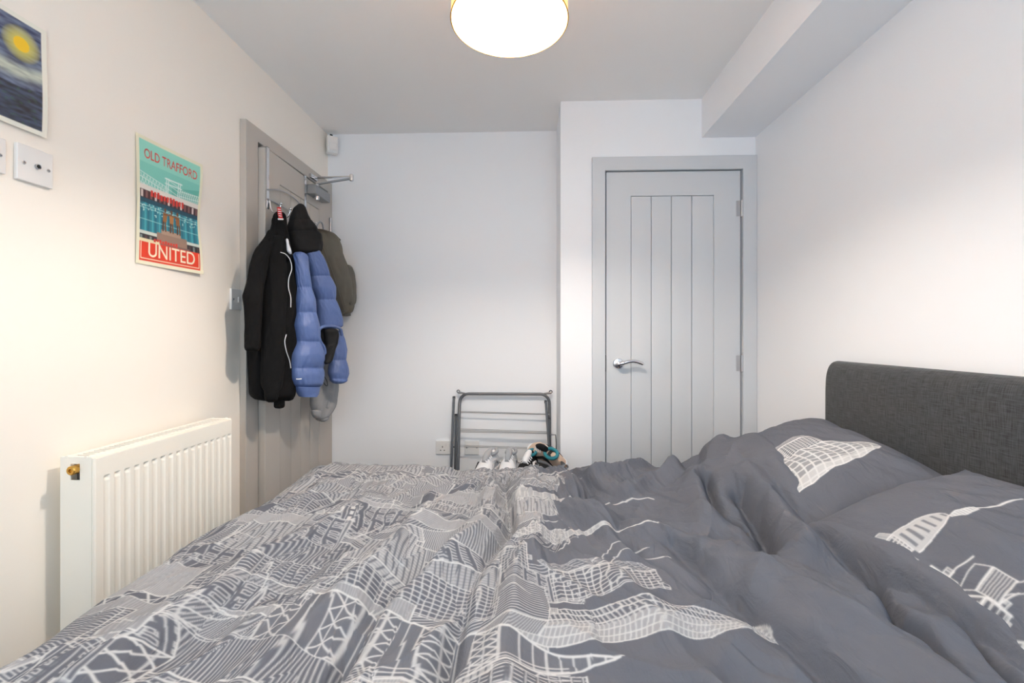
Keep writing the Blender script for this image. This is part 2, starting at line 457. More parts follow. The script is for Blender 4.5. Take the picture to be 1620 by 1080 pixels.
# local -y must face the room (+x): rotating by ~90 degrees sends -y to +x
for z in (0.22, 1.00, 1.787):
    tube('hinge', [(dv.length + 0.004, -0.006, z - 0.045), (dv.length + 0.004, -0.006, z + 0.045)], 0.007, M_STEEL, d2, 10)
hd2 = lathe('handle', [(0.027, 0), (0.027, -0.006), (0.024, -0.010), (0.012, -0.012), (0.010, -0.034), (0.011, -0.044), (0.004, -0.048)], (0.060, 0, 0.997), M_CHROME, d2, 'Y', 28)
tube('lever', spline([(0.060, -0.042, 0.997), (0.078, -0.047, 1.002), (0.105, -0.048, 1.010), (0.165, -0.046, 1.002), (0.178, -0.046, 0.996)], 5), 0.0085, M_CHROME, hd2, 12)

# ------------------------------------------------------------------ printing canvas (numpy): prints become attributes of the cloth and the paper
class Canvas:
    def __init__(s, w, h, ch=0, bg=0.0):
        s.w, s.h = w, h
        s.a = np.full((h, w) if not ch else (h, w, ch), 0.0, np.float32)
        s.a[...] = bg
    def _box(s, x0, x1, y0, y1, pad=2):
        x0 = max(0, int(x0 - pad)); y0 = max(0, int(y0 - pad)); x1 = min(s.w, int(x1 + pad + 1)); y1 = min(s.h, int(y1 + pad + 1))
        if x1 <= x0 or y1 <= y0: return None
        X, Y = np.meshgrid(np.arange(x0, x1) + 0.5, np.arange(y0, y1) + 0.5)
        return slice(y0, y1), slice(x0, x1), X, Y
    def blend(s, sl, cov, val):
        t = s.a[sl[0], sl[1]]
        if s.a.ndim == 3: cov = cov[..., None]
        t[...] = t * (1 - cov) + np.asarray(val, np.float32) * cov
    def line(s, pts, w, val):
        for (ax, ay), (bx, by) in zip(pts, pts[1:]):
            q = s._box(min(ax, bx), max(ax, bx), min(ay, by), max(ay, by), w + 1)
            if q is None: continue
            X, Y = q[2], q[3]; dx, dy = bx - ax, by - ay; l2 = dx * dx + dy * dy + 1e-9
            t = np.clip(((X - ax) * dx + (Y - ay) * dy) / l2, 0, 1)
            d = np.hypot(X - ax - t * dx, Y - ay - t * dy)
            s.blend(q, np.clip(w / 2 + 0.5 - d, 0, 1), val)
    def poly(s, pts, val, alpha=1.0):
        p = np.array(pts, float)
        q = s._box(p[:, 0].min(), p[:, 0].max(), p[:, 1].min(), p[:, 1].max())
        if q is None: return
        X, Y = q[2], q[3]; ins = np.zeros(X.shape, bool)
        n = len(p)
        for i in range(n):
            x1, y1 = p[i]; x2, y2 = p[(i + 1) % n]
            if y1 == y2: continue
            c = ((y1 > Y) != (y2 > Y)) & (X < (x2 - x1) * (Y - y1) / (y2 - y1) + x1)
            ins ^= c
        s.blend(q, ins.astype(np.float32) * alpha, val)
    def face(s, O, A, B, f):
        """Parallelogram O + a*A + b*B (A, B unit-direction * length); f(a_mm, b_mm, la, lb) -> value."""
        O, A, B = (np.array(v, float) for v in (O, A, B))
        cs = np.array([O, O + A, O + B, O + A + B])
        q = s._box(cs[:, 0].min(), cs[:, 0].max(), cs[:, 1].min(), cs[:, 1].max())
        if q is None: return
        X, Y = q[2] - O[0], q[3] - O[1]
        det = A[0] * B[1] - A[1] * B[0]
        if abs(det) < 1e-6: return
        u = (X * B[1] - Y * B[0]) / det; v = (-X * A[1] + Y * A[0]) / det
        la, lb = np.hypot(*A), np.hypot(*B)
        cov = ((u >= 0) & (u <= 1) & (v >= 0) & (v <= 1)).astype(np.float32)
        s.blend(q, cov, np.asarray(f(u * la, v * lb, la, lb), np.float32) if s.a.ndim == 2 else f(u * la, v * lb, la, lb))
    def text(s, body, x, y, height, width, val, bold=0.0, shear=0.0):
        """Lettering set in Blender's own font, its triangles rasterised; (x, y) is the lower left corner, y up."""
        cu = bpy.data.curves.new('lettering', 'FONT'); cu.body = body; cu.offset = bold
        ob = bpy.data.objects.new('lettering', cu); COL.objects.link(ob)
        me = ob.to_mesh()
        co = np.array([v.co[:2] for v in me.vertices]); me.calc_loop_triangles()
        tris = [tuple(t.vertices) for t in me.loop_triangles]
        ob.to_mesh_clear(); bpy.data.objects.remove(ob); bpy.data.curves.remove(cu)
        lo, hi = co.min(0), co.max(0)
        co = (co - lo) / (hi - lo) * np.array([width, height]); co[:, 0] += co[:, 1] * shear
        co += np.array([x, y])
        for t in tris: s.poly(co[list(t)], val)
    def blur(s, r=0.8):
        k = np.exp(-0.5 * (np.arange(-3, 4) / r) ** 2); k /= k.sum()
        for ax in (0, 1):
            s.a = sum(np.roll(s.a, i - 3, ax) * k[i] for i in range(7))
    def sample(s, x, y):
        x = np.clip(x - 0.5, 0, s.w - 1.001); y = np.clip(y - 0.5, 0, s.h - 1.001)
        xi = x.astype(int); yi = y.astype(int); fx = x - xi; fy = y - yi
        if s.a.ndim == 3: fx = fx[..., None]; fy = fy[..., None]
        a = s.a
        return (a[yi, xi] * (1 - fx) + a[yi, xi + 1] * fx) * (1 - fy) + (a[yi + 1, xi] * (1 - fx) + a[yi + 1, xi + 1] * fx) * fy

def ln(x, period, w, phase=0.0):
    """anti-aliased lines every period, w wide"""
    d = np.abs((x / period + phase) - np.floor(x / period + phase) - 0.5) * period
    return np.clip(w / 2 + 0.5 - d, 0, 1)
def frame_of(a, b, la, lb, w):
    d = np.minimum(np.minimum(a, la - a), np.minimum(b, lb - b))
    return np.clip(w + 0.5 - d, 0, 1)
# facade patterns: a across, b up the building
def P_floors(per=9, w=3, tone=0.8):
    return lambda a, b, la, lb: np.maximum(tone * ln(b, per, w), frame_of(a, b, la, lb, 1.7))
def P_posts(per=9, w=3, tone=0.8):
    return lambda a, b, la, lb: np.maximum(tone * ln(a, per, w), frame_of(a, b, la, lb, 1.7))
def P_dense(per=15, tone=0.62):
    return lambda a, b, la, lb: np.maximum(tone * (1 - ln(b, per, 3.2)) * (1 - 0.45 * ln(a, 7, 2)), frame_of(a, b, la, lb, 1.7))
def P_cells(pa=13, pb=18, w=2.6, tone=0.85):
    return lambda a, b, la, lb: np.maximum(tone * np.maximum(ln(a, pa, w), ln(b, pb, w)), frame_of(a, b, la, lb, 1.8))
def P_windows(pa=34, pb=36, tone=0.9):
    def f(a, b, la, lb):
        x = np.mod(a, pa); y = np.mod(b, pb)
        def rect(x0, x1, y0, y1):
            d = np.minimum(np.minimum(x - x0, x1 - x), np.minimum(y - y0, y1 - y))
            return np.clip(1 - np.abs(d - 1.4) / 1.9, 0, 1) * (d > -0.6)
        r = np.maximum(rect(5, 15, 7, 26), rect(18, 28, 7, 26))
        return np.maximum(np.maximum(tone * r, 0.75 * ln(b, pb, 2.4, 0.55)), frame_of(a, b, la, lb, 1.8))
    return f
def P_blocks(pa=36, tone=0.8):
    def f(a, b, la, lb):
        x = np.mod(a, pa)
        m = (x > 10) & (x < 27) & (b > lb * 0.3) & (b < lb * 0.75)
        return np.maximum(tone * m, frame_of(a, b, la, lb, 1.7) * 0.9)
    return f
def P_ladder(per=10, rows=26, tone=0.88):
    def f(a, b, la, lb):
        y = np.mod(b, rows)
        t = ln(a, per, 2.1) * ((y > 6) & (y < 19))
        return np.maximum(np.maximum(tone * t, 0.8 * ln(b, rows, 2.0, 0.3)), frame_of(a, b, la, lb, 1.7))
    return f
def P_cross(per=40, tone=0.9):
    def f(a, b, la, lb):
        x = np.mod(a, per); y = np.mod(b, per * 1.5)
        k = 1 / 1.5
        d = np.minimum(np.abs(y * k - x), np.abs(per - y * k - x)) * 0.8
        return np.maximum(tone * np.clip(2.2 - d, 0, 1) * (y < per * 1.5), np.maximum(0.7 * ln(b, 60, 4), frame_of(a, b, la, lb, 1.8)))
    return f
def P_wire(tone=0.85):
    return lambda a, b, la, lb: frame_of(a, b, la, lb, 1.8) * tone
def P_tonal(tone=0.5, per=6):
    return lambda a, b, la, lb: np.maximum(tone * (0.72 + 0.5 * ln(b, per, 2.0)), frame_of(a, b, la, lb, 1.7))
PATS = [lambda r: P_floors(r.choice([5, 6, 8]), 2), lambda r: P_posts(r.choice([6, 7, 9]), 2), lambda r: P_dense(r.choice([9, 12]), r.uniform(.5, .68)),
        lambda r: P_cells(r.choice([8, 11]), r.choice([10, 14]), 2.0), lambda r: P_windows(r.choice([30, 34]), r.choice([30, 36])),
        lambda r: P_blocks(r.choice([26, 34]), .7), lambda r: P_ladder(r.choice([7, 9]), r.choice([18, 24])), lambda r: P_tonal(r.uniform(.36, .55), r.choice([5, 7])),
        lambda r: P_wire(), lambda r: P_cross(r.choice([24, 34]))]
WEI_FAR = [5, 3, 6, 4, 2, 1.0, 4, 5, 1.2, .4]
WEI_NEAR = [5, 3.5, 4, 4.5, 6, 2.0, 5, 2.5, 0.5, 1.0]

def building(cv, r, U0, U1, V0, wv, side, weights, slant):
    """Stands at U0, rises to U1, spans V0..V0+wv; a second face of width side leans back by slant. Canvas axes are x = U, y = V."""
    pk = lambda: r.choices(PATS, weights)[0](r)
    hgt = U1 - U0
    sgn = 1 if r.random() < 0.5 else -1
    O = (U0, V0)
    def put(O, A, B, f):
        cv.face(O, A, B, f)
    # front face: A across = +V, B up = +U with slight slant
    put(O, (0, wv), (hgt, slant * hgt), pk())
    if side > 8:
        if sgn > 0:
            put((U0, V0 + wv), (-side * 0.55, side), (hgt, slant * hgt), pk())
            top = [(U1, V0 + slant * hgt), (U1, V0 + wv + slant * hgt), (U1 - side * .55, V0 + wv + side + slant * hgt)]
        else:
            put((U0, V0), (-side * 0.55, -side), (hgt, slant * hgt), pk())
            top = [(U1, V0 + wv + slant * hgt), (U1, V0 + slant * hgt), (U1 - side * .55, V0 - side + slant * hgt)]
        cv.line(top, 2.6, 0.92)
    if r.random() < 0.45:                     # roof furniture
        q = V0 + wv * r.uniform(.2, .7) + slant * hgt
        k = r.uniform(12, 26)
        cv.face((U1, q), (0, k), (k * .9, 0), pk())
    if r.random() < 0.35:                     # mast
        q = V0 + wv * r.uniform(.2, .8) + slant * hgt
        cv.line([(U1, q), (U1 + r.uniform(30, 80), q + r.uniform(-4, 4))], 2.6, 0.9)

def tower_outline(cv, U0, U1, V, half, prof, f, spire=0, sw=3):
    """A round tower: outline half(u) given by prof(t) for t in 0..1, hatched by f(du, dv, t)."""
    q = cv._box(U0, U1, V - half, V + half)
    if q is None: return
    t = np.clip((q[2] - U0) / (U1 - U0), 0, 1)
    hw = half * prof(t)
    dv = q[3] - V
    ins = (np.abs(dv) < hw) & (q[2] >= U0) & (q[2] <= U1)
    edge = np.clip(3.2 - (hw - np.abs(dv)), 0, 1)
    cv.blend(q, ins.astype(np.float32), np.maximum(f(q[2] - U0, dv / np.maximum(hw, 1), t), edge * 0.95))
    if spire:
        cv.line([(U1 - 2, V), (U1 + spire * .6, V + 1), (U1 + spire, V - 2)], sw, 0.92)

PU0, PV0 = -1.36, -0.05                       # canvas origin in cloth metres; 1 pixel = 1 mm
def draw_city(seed=5):
    r = random.Random(seed)
    cv = Canvas(1960, 2150)
    U = lambda x: (x - PU0) * 1000.0
    V = lambda y: (y - PV0) * 1000.0
    # far skyline towers
    dome = lambda t: np.sqrt(np.clip(1 - np.clip((t - .55) / .45, 0, 1) ** 2, 0, 1)) * (0.82 + .18 * np.sin(np.pi * np.clip(t, 0, 1)))
    taper = lambda t: np.clip(1.0 - 0.93 * t, 0.03, 1)
    bulb = lambda t: np.where(t < .35, 1.0, np.where(t < .6, .55, .28))
    hatch = lambda du, dv, t: np.maximum(np.maximum(.78 * ln(du, 9, 3.2), .8 * ln(dv * 20 + du * .5, 11, 3)), .35)
    plait = lambda du, dv, t: np.maximum(np.maximum(.85 * ln(du + 14 * np.abs(dv), 9, 2.6), .85 * ln(dv * 30, 12, 2.4)), .42 * (dv < .1))
    rows = lambda du, dv, t: np.maximum(.75 * ln(du, 17, 6), .5)
    tiers = [(-0.35, (-0.02, 0.13), (45, 105), WEI_FAR), (-0.50, (-0.14, 0.07), (45, 115), WEI_FAR), (-0.62, (-0.30, -0.06), (55, 125), WEI_FAR),
             (-0.80, (-0.46, -0.20), (60, 140), WEI_NEAR), (-0.98, (-0.62, -0.38), (65, 150), WEI_NEAR), (-1.20, (-0.82, -0.55), (70, 160), WEI_NEAR), (-1.36, (-1.02, -0.78), (90, 200), WEI_NEAR)]
    for k, (base, tops, ws, wei) in enumerate(tiers):
        if k == 1:      # the landmarks that rise above the roofs
            tower_outline(cv, U(-.10), U(.20), V(1.37), 38, bulb, rows, 170, 5)
            tower_outline(cv, U(-.12), U(.10), V(1.13), 52, lambda t: np.where(t < .6, 1, .62), hatch, 0)
            tower_outline(cv, U(.08), U(.26), V(1.135), 17, taper, rows, 95, 5)
            tower_outline(cv, U(-.16), U(.37), V(0.775), 46, dome, plait, 0)
            tower_outline(cv, U(.365), U(.425), V(0.785), 30, dome, hatch, 0)
            cv.face((U(.05), V(.85)), (0, 95), (215, 10), P_cells(12, 15))
            cv.face((U(.05), V(.945)), (-30, 24), (215, 10), P_ladder(9, 20))
            tower_outline(cv, U(-.2), U(.16), V(1.62), 26, taper, plait, 40, 3)
            tower_outline(cv, U(-.18), U(.12), V(.56), 40, dome, hatch, 0)
            for a, b in (((.12, .93), (.30, 1.0)), ((.13, .96), (.27, 1.04))):
                cv.line([(U(a[0]), V(a[1])), (U((a[0] + b[0]) / 2), V(b[1] + .01)), (U(b[0]), V(b[1]))], 3, .85)
        if k == 3:      # glass shard with its own bracing in the foreground
            q0 = (U(-.45), V(.62)); q1 = (U(-.45), V(.86)); tp = (U(.14), V(.69))
            cv.poly([q0, q1, tp], 0.05)
            for i in range(26):
                t = i / 26
                a = (q0[0] + (tp[0] - q0[0]) * t, q0[1] + (tp[1] - q0[1]) * t); b = (q1[0] + (tp[0] - q1[0]) * t, q1[1] + (tp[1] - q1[1]) * t)
                cv.line([a, b], 3 if i % 3 else 5, .75)
                if i % 4 == 0 and i < 20:
                    t2 = (i + 2) / 26
                    n = 5
                    for j in range(n):
                        s0, s1 = j / n, (j + 1) / n
                        A = lambda s_, t_: ((1 - t_) * (q0[0] + (q1[0] - q0[0]) * s_) + t_ * tp[0], (1 - t_) * (q0[1] + (q1[1] - q0[1]) * s_) + t_ * tp[1])
                        cv.line([A(s0, t), A(s1, t2)], 3, .9); cv.line([A(s1, t), A(s0, t2)], 3, .9)
            cv.line([q0, tp, q1], 4, .97)
            for dv in (0.0, .018, .03, .042):
                cv.line([(U(-.6), V(.60 + dv)), (U(.06), V(.665 + dv * .6))], 2.2, .95)
        v = V(0.0) - r.uniform(0, 80)
        while v < V(2.05):
            wv = r.uniform(*ws)
            top = r.uniform(*tops)
            b0 = base + r.uniform(-.05, .05)
            sd = r.choice([0, 22, 36, 50])
            building(cv, r, U(b0), U(top), v, wv, sd, wei, r.uniform(-.22, .22))
            v += wv * r.uniform(.75, 1.12) + sd * .3
        if k in (2, 3, 4):   # an open roofscape between tiers: dark with a few long lines
            for _ in range(9 if k == 2 else 3):
                v0 = r.uniform(V(.1), V(1.9)); u0 = U(base + r.uniform(.18, .34)); l = r.uniform(90, 200); hh = r.uniform(40, 85)
                sl = r.uniform(-.5, .5)
                cv.face((u0, v0), (sl * l, l), (hh, 0), P_wire(.75))
                if r.random() < .6:
                    cv.line([(u0 + hh * .5, v0 + l * .1), (u0 + hh * .5 + sl * l * .5, v0 + l * .55), (u0 + hh * .4 + sl * l, v0 + l * .95)], 3, .7)
                if r.random() < .5:
                    cv.face((u0 + 8, v0 + 12), (sl * l * .8, l * .8), (hh * .55, 0), P_blocks(r.choice([26, 34])))
        if k >= 2:           # streets and cables sweeping between the blocks
            for _ in range(12):
                v0 = r.uniform(V(.1), V(1.9)); u0 = U(base + r.uniform(.05, .35)); l = r.uniform(150, 380); d = r.uniform(-.6, .6)
                pts = [(u0 + d * l * t + 22 * math.sin(3 * t + v0), v0 + l * t) for t in np.linspace(0, 1, 14)]
                cv.line(pts, r.choice([2.6, 3.2]), .85)
            for _ in range(4):
                v0 = r.uniform(V(.1), V(1.9)); u0 = U(base + r.uniform(.05, .3)); l = r.uniform(80, 260); d = r.uniform(-.4, .4)
                cv.line([(u0, v0), (u0 + l, v0 + d * l)], 2.8, .9)
    cv.blur(0.7)
    cv.a[:, -45:] = 0
    return cv
CITY = draw_city()

# ------------------------------------------------------------------ bed
bed = thing('bed', 'double bed with a charcoal woven upholstered headboard against right wall', 'bed', (0.1, 1.03, 0))
def bl(p): return (p[0] - 0.1, p[1] - 1.03, p[2])
def bbox_(name, lo, hi, mat, bev=0.01):
    return box(name, bl(lo), bl(hi), mat, bed, bev)
# headboard: a panel whose top rolls back in a wide curve
prof = [(1.060, 0.30), (1.060, 0.60), (1.060, 0.90), (1.061, 0.97), (1.064, 1.005), (1.071, 1.030), (1.083, 1.046), (1.098, 1.052), (1.115, 1.050), (1.130, 1.040), (1.140, 1.020), (1.143, 0.99), (1.143, 0.30)]
prof = [tuple(q) for q in spline(prof, 4)]
bmh = bmesh.new()
rings = []
for y, ins in ((0.330, .014), (0.332, .006), (0.338, .0015), (0.346, 0), (1.660, 0), (1.668, .0015), (1.674, .006), (1.676, .014)):
    cx, cz = 1.1, 0.7
    rings.append([bmh.verts.new(bl((x + (ins if x < cx else -ins), y, z - (ins if z > 0.95 else 0)))) for x, z in prof])
for a, b in zip(rings, rings[1:]):
    for k in range(len(a)):
        bmh.faces.new((a[k], a[(k + 1) % len(a)], b[(k + 1) % len(a)], b[k]))
bmh.faces.new(rings[0][::-1]); bmh.faces.new(rings[-1])
bm_obj('headboard', bmh, M_HEADB, bed, angle=50)
bbox_('bed_base', (-0.80, 0.345, 0.14), (1.058, 1.655, 0.36), M_HEADB, 0.015)
for x in (-0.74, 0.98):
    for y in (0.42, 1.58):
        lathe('leg', [(0.022, 0.0), (0.028, 0.14)], bl((x, y, 0)), M_DARK, bed, 'Z', 16)
mat_o = thing('mattress', 'thick mattress in a white fitted sheet lying on the bed base', 'mattress', (0.12, 1.0, 0.36))
box('mattress_core', (-0.915, -0.645, 0.002), (0.932, 0.645, 0.205), M_WHITEFAB, mat_o, 0.04, 4)
# fitted sheet: a softly rumpled top
gx, gy = np.meshgrid(np.linspace(-0.925, 0.936, 150), np.linspace(-0.652, 0.652, 110))
ed = np.minimum(np.minimum(gx + 0.925, 0.936 - gx), np.minimum(gy + 0.652, 0.652 - gy))
gz = 0.214 - 0.16 * np.clip(1 - ed / 0.05, 0, 1) ** 2.2 + 0.004 * perlin(gx / .11, gy / .2, 3) + 0.002 * perlin(gx / .04, gy / .06, 4)
grid_obj('fitted_sheet', np.stack([gx, gy, gz], -1), M_SHEET, mat_o)

# pillows
PG = np.full((216, 128), -1.0)               # highest pillow surface over an 8 mm grid from (0.2, 0.2)
def pillow(name, label, center, size, tilt, seed, pdraw, group='grey printed pillows', rz=0.0, roll=0.0):
    n, m = 260, 400
    a = np.linspace(-1, 1, n); b = np.linspace(-1, 1, m)
    A, Bm = np.meshgrid(a, b)
    sx, sy, th = size
    pinch = 1 - 0.085 * (1 - np.abs(Bm) ** 1.6) * np.abs(A) ** 3          # edges drawn in between the corners
    pinch2 = 1 - 0.05 * (1 - np.abs(A) ** 1.6) * np.abs(Bm) ** 3
    x = A * sx / 2 * pinch; y = Bm * sy / 2 * pinch2
    f = (np.clip(1 - np.abs(A) ** 2.4, 0, 1) ** 0.62) * (np.clip(1 - np.abs(Bm) ** 3.2, 0, 1) ** 0.62)
    wr = 0.015 * perlin(x / .13 + seed, y / .20, seed) + 0.008 * perlin(x / .05 + .6 * y / .05, y / .12, seed + 2) + 0.0022 * perlin(x / .022, y / .04 + x / .04, seed + 4)
    rid = np.clip(0.5 - np.abs(perlin(x / .16 + .5 * y / .16, y / .3, seed + 6)), 0, .5) * 0.016
    zt = th * .62 * f + (wr + rid) * np.clip(f * 1.6, 0, 1) + 0.004 * perlin(x / .08, y / .08, seed + 8)
    zb = -th * .38 * f
    pr = pdraw(x, y, sx, sy)
    R = (Matrix.Rotation(rz, 3, 'Z') @ Matrix.Rotation(roll, 3, 'X') @ Matrix.Rotation(-tilt, 3, 'Y'))
    R = np.array(R)
    o = thing(name, label, 'pillow', tuple(center), 0.0, group)
    top = np.stack([x, y, zt], -1) @ R.T
    bot = np.stack([x, y, zb], -1) @ R.T
    wx_, wy_ = top[..., 0] + center[0], top[..., 1] + center[1]
    np.maximum.at(PG, (np.clip((wy_ - 0.2) / .008, 0, 215).astype(int), np.clip((wx_ - 0.2) / .008, 0, 127).astype(int)), top[..., 2] + center[2])
    grid_obj('pillow_top', top, M_BEDDING, o, attrs={'print': pr})
    grid_obj('pillow_underside', bot[::3, ::3], M_BEDDING, o, attrs={'print': np.zeros(bot[::3, ::3].shape[:2])}, flip=True)
    # stitched seam around the case
    loop = np.concatenate([top[0, :-1:6], top[:-1:6, -1], top[-1, :0:-6], top[:0:-6, 0]])
    tube('seam', [tuple(q) for q in loop], 0.0028, M_BEDDING, o, 6, closed=True)
    return o
def canvas_for(sx, sy, draw):
    cv = Canvas(int(sx * 1000) + 1, int(sy * 1000) + 1)
    draw(cv, int(sx * 1000), int(sy * 1000)); cv.blur(0.7)
    return cv
dome2 = lambda t: np.sqrt(np.clip(1 - np.clip((t - .35) / .65, 0, 1) ** 2.2, 0, 1))
def far_pillow_print(x, y, sx, sy):
    def d(cv, w, h):
        v0 = h * 0.37
        tower_outline(cv, -10, w * .84, v0, 74, dome2,
                      lambda du, dv, t: np.maximum(np.maximum(.8 * ln(du + 20 * dv * dv, 24, 5), .85 * ln(dv * 3.0, 1, .22) * 0 + .8 * ln(dv * 62 + du * .08, 17, 4)), .25 + .35 * (dv < -.55)), 0)
        cv.face((w * .30, v0 + 48), (0, 62), (110, 14), P_cells(7, 10, 1.8)); cv.face((w * .30, v0 + 110), (-14, 16), (110, 14), P_posts(6, 2))
        cv.face((-10, v0 + 60), (0, 80), (w * .32, 10), P_floors(6, 2))
        cv.line([(-5, h * .86), (w * .35, h * .885), (w * .52, h * .90)], 7, .85); cv.line([(w * .3, h * .888), (w * .62, h * .912)], 4, .8)
        r = random.Random(3); v = 0
        while v < h:
            wv = r.uniform(40, 90); building(cv, r, -40, w * r.uniform(.02, .10), v, wv, 20, WEI_FAR, r.uniform(-.1, .1)); v += wv
    cv = canvas_for(sx, sy, d)
    return cv.sample((x + sx / 2) * 1000, (y + sy / 2) * 1000)
def near_pillow_print(x, y, sx, sy):
    def d(cv, w, h):
        r = random.Random(9)
        v = 0
        while v < h * .60:
            wv = r.uniform(30, 70); building(cv, r, -60, w * r.uniform(.06, .17), v, wv, 20, WEI_FAR, r.uniform(-.15, .15)); v += wv * .95
        v0 = h * .68
        cv.face((-8, v0 - 30), (0, 48), (w * .20, 8), P_cells(8, 10, 2.4)); cv.face((-8, v0 + 18), (-10, 22), (w * .20, 8), P_tonal(.5))
        tower_outline(cv, w * .18, w * .40, v0 - 2, 30, lambda t: np.sqrt(np.clip(1 - t ** 2.4, 0, 1)), lambda du, dv, t: np.where((ln(du, 15, 6) > .5) & (np.abs(dv) < .6), .12, .62), 0)
        tower_outline(cv, w * .39, w * .52, v0 - 12, 10, lambda t: np.where(t < .4, .35 + 1.5 * t, 1 - .8 * (t - .4)), lambda du, dv, t: np.maximum(.55, ln(du, 6, 2)), w * .20, 4)
        for q, l in ((.50, .22), (.43, .34), (.35, .5)):
            cv.line([(w * (.13 + t * l), h * q - 46 * t + 9 * math.sin(7 * t)) for t in np.linspace(0, 1, 12)], 2.4, .7)
        cv.face((w * .20, h * .06), (0, h * .24), (w * .30, -10), P_cells(8, 7, 1.8, .7)); cv.face((w * .02, h * .0), (0, h * .34), (w * .2, 14), P_dense(8, .5))
        cv.face((w * .16, h * .42), (0, 36), (50, 16), P_posts(5, 1.8, .7)); cv.face((w * .16, h * .42 + 36), (-12, 20), (50, 16), P_wire(.8))
    cv = canvas_for(sx, sy, d)
    return 0.85 * cv.sample((x + sx / 2) * 1000, (y + sy / 2) * 1000)
pillow('pillow', 'far grey pillow with a rounded tower print, by the cupboard end of headboard', (0.860, 1.372, 0.730), (0.40, 0.62, 0.165), math.radians(22), 2, far_pillow_print, roll=math.radians(6))
pillow('pillow', 'near grey pillow with domed tower and white skyline print, nearest the camera', (0.854, 0.768, 0.722), (0.40, 0.68, 0.15), math.radians(20), 5, near_pillow_print, rz=math.radians(2.5), roll=math.radians(6))

# duvet -----------------------------------------------------------------
def polydist(X, Y, pts):
    d = np.full(X.shape, 9.0); side = np.zeros(X.shape)
    for (ax, ay), (bx, by) in zip(pts, pts[1:]):
        dx, dy = bx - ax, by - ay; l2 = dx * dx + dy * dy
        t = np.clip(((X - ax) * dx + (Y - ay) * dy) / l2, 0, 1)
        e = np.hypot(X - ax - t * dx, Y - ay - t * dy)
        k = e < d
        d = np.where(k, e, d); side = np.where(k, np.sign((X - ax) * dy - (Y - ay) * dx), side)
    return d, side
def duvet():
    # cloth coordinates: s along the bed (x), t across (y)
    t_rows = [0.20]
    while t_rows[-1] < 1.98:
        q = t_rows[-1]
        t_rows.append(q + (0.0013 * q if 0.58 < q < 1.77 else 0.006))
    t = np.array(t_rows)
    ke = np.array([[0.2, .67], [.45, .675], [.67, .692], [.731, .702], [.823, .708], [.898, .702], [.995, .686], [1.117, .690], [1.318, .742], [1.50, .785], [1.647, .818], [1.75, .83], [2.0, .83]])
    xe = np.interp(t, ke[:, 0], ke[:, 1])
    kk = np.ones(31) / 31
    xe = np.convolve(np.pad(xe, 15, 'edge'), kk, 'valid')
    base_s = np.concatenate([np.linspace(-1.34, -1.02, 60)[:-1], np.linspace(-1.02, 0.28, 850)[:-1], np.linspace(0.28, 0.70, 200)])
    S0, T = np.meshgrid(base_s, t)
    k = np.clip((S0 - 0.1) / 0.6, 0, 1)
    S = S0 + k * (xe[:, None] - 0.70)
    # drape profiles by integrating the slope
    def profile(v, a, b, amax):
        g = np.linspace(0, 0.8, 800)
        th_ = amax * sm(0, b - a, g)
        return np.interp(v, g, np.cumsum(np.cos(th_)) * (g[1] - g[0])), np.interp(v, g, np.cumsum(np.sin(th_)) * (g[1] - g[0]))
    ex = np.clip(-0.70 - S, 0, None); px_, dz1 = profile(ex, 0, .30, math.radians(82))
    X = np.where(S < -0.70, -0.70 - px_, S)
    ey = np.clip(T - 1.655, 0, None); py_, dz2 = profile(ey, 0, .20, math.radians(80))
    Y = np.where(T > 1.655, 1.655 + py_, T)
    ey2 = np.clip(0.42 - T, 0, None); py2, dz3 = profile(ey2, 0, .20, math.radians(80))
    Y = np.where(T < 0.42, 0.42 - py2, Y)
    drop = np.sqrt(dz1 ** 2 + dz2 ** 2 + dz3 ** 2)
    # height of the quilt
    wx = 0.060 * perlin(S / .30, T / .26, 1) + 0.022 * perlin(S / .11, T / .12, 21); wy = 0.05 * perlin(S / .4 + 9, T / .4, 2)
    kf = -0.22 + 0.80 * sm(-.25, .35, S)
    q = S + kf * (T - 1.0) + wx
    ridged = lambda n: 1 - np.abs(n) * 2.2
    n1 = perlin(q / .125, T / .42 + wy * 4, 3)
    n2 = ridged(perlin(q / .085 + 3.3, T / .30 + wy * 5, 5))
    n3 = ridged(perlin(q / .045 + 1.7, T / .16 + wy * 8, 7))
    n4 = perlin(q / .020, T / .07, 9)
    left = 1 - sm(-.05, .30, S)
    h = 0.650 + 0.028 * perlin(S / .5, T / .55, 12)
    crs = np.exp(-np.abs(n1) / .07)                       # pinched creases between the folds
    calm = 1 - 0.6 * sm(1.45, 1.72, T)
    h += calm * n1 * (0.033 * left + 0.022 * (1 - left)) + calm * (n2 - .4) * (0.018 * left + 0.014 * (1 - left)) + n3 * (0.0065 * left + 0.0030 * (1 - left)) + n4 * 0.0016
    h -= crs * 0.005
    # cross wrinkles where the quilt is bunched
    n5 = ridged(perlin((S * .8 - T * .6) / .09, (S * .6 + T * .8) / .25, 15))
    h += (n5 - .4) * 0.013 * sm(.0, .4, S)
    # heap at the head end, over the edge of the far pillow
    heap = sm(.42 + .13 * sm(1.35, 1.7, T), .70, S) * sm(.95, 1.55, T)
    h += 0.112 * heap * (1 - 0.25 * sm(1.66, 1.80, T)) + 0.020 * sm(.35, .62, S) * (1 - sm(1.0, 1.3, T))
    hump = np.exp(-((S - .72) / .13) ** 2 - ((T - 1.62) / .17) ** 2)
    h += 0.010 * hump
    def ridge(pts, w, a, asym=0.0):
        nonlocal h
        d, sd = polydist(S + wx * .25, T, pts)
        ww = w * (1 + asym * sd)
        h = h + (1.3 + 0.5 * float(pts[0][0] > .1)) * a * np.exp(-(d / ww) ** 1.6)
    ridge([(0.20, 1.25), (.324, 1.102), (.407, 1.012), (.471, .879), (.509, .762), (.56, .55)], .055, .022, .25)
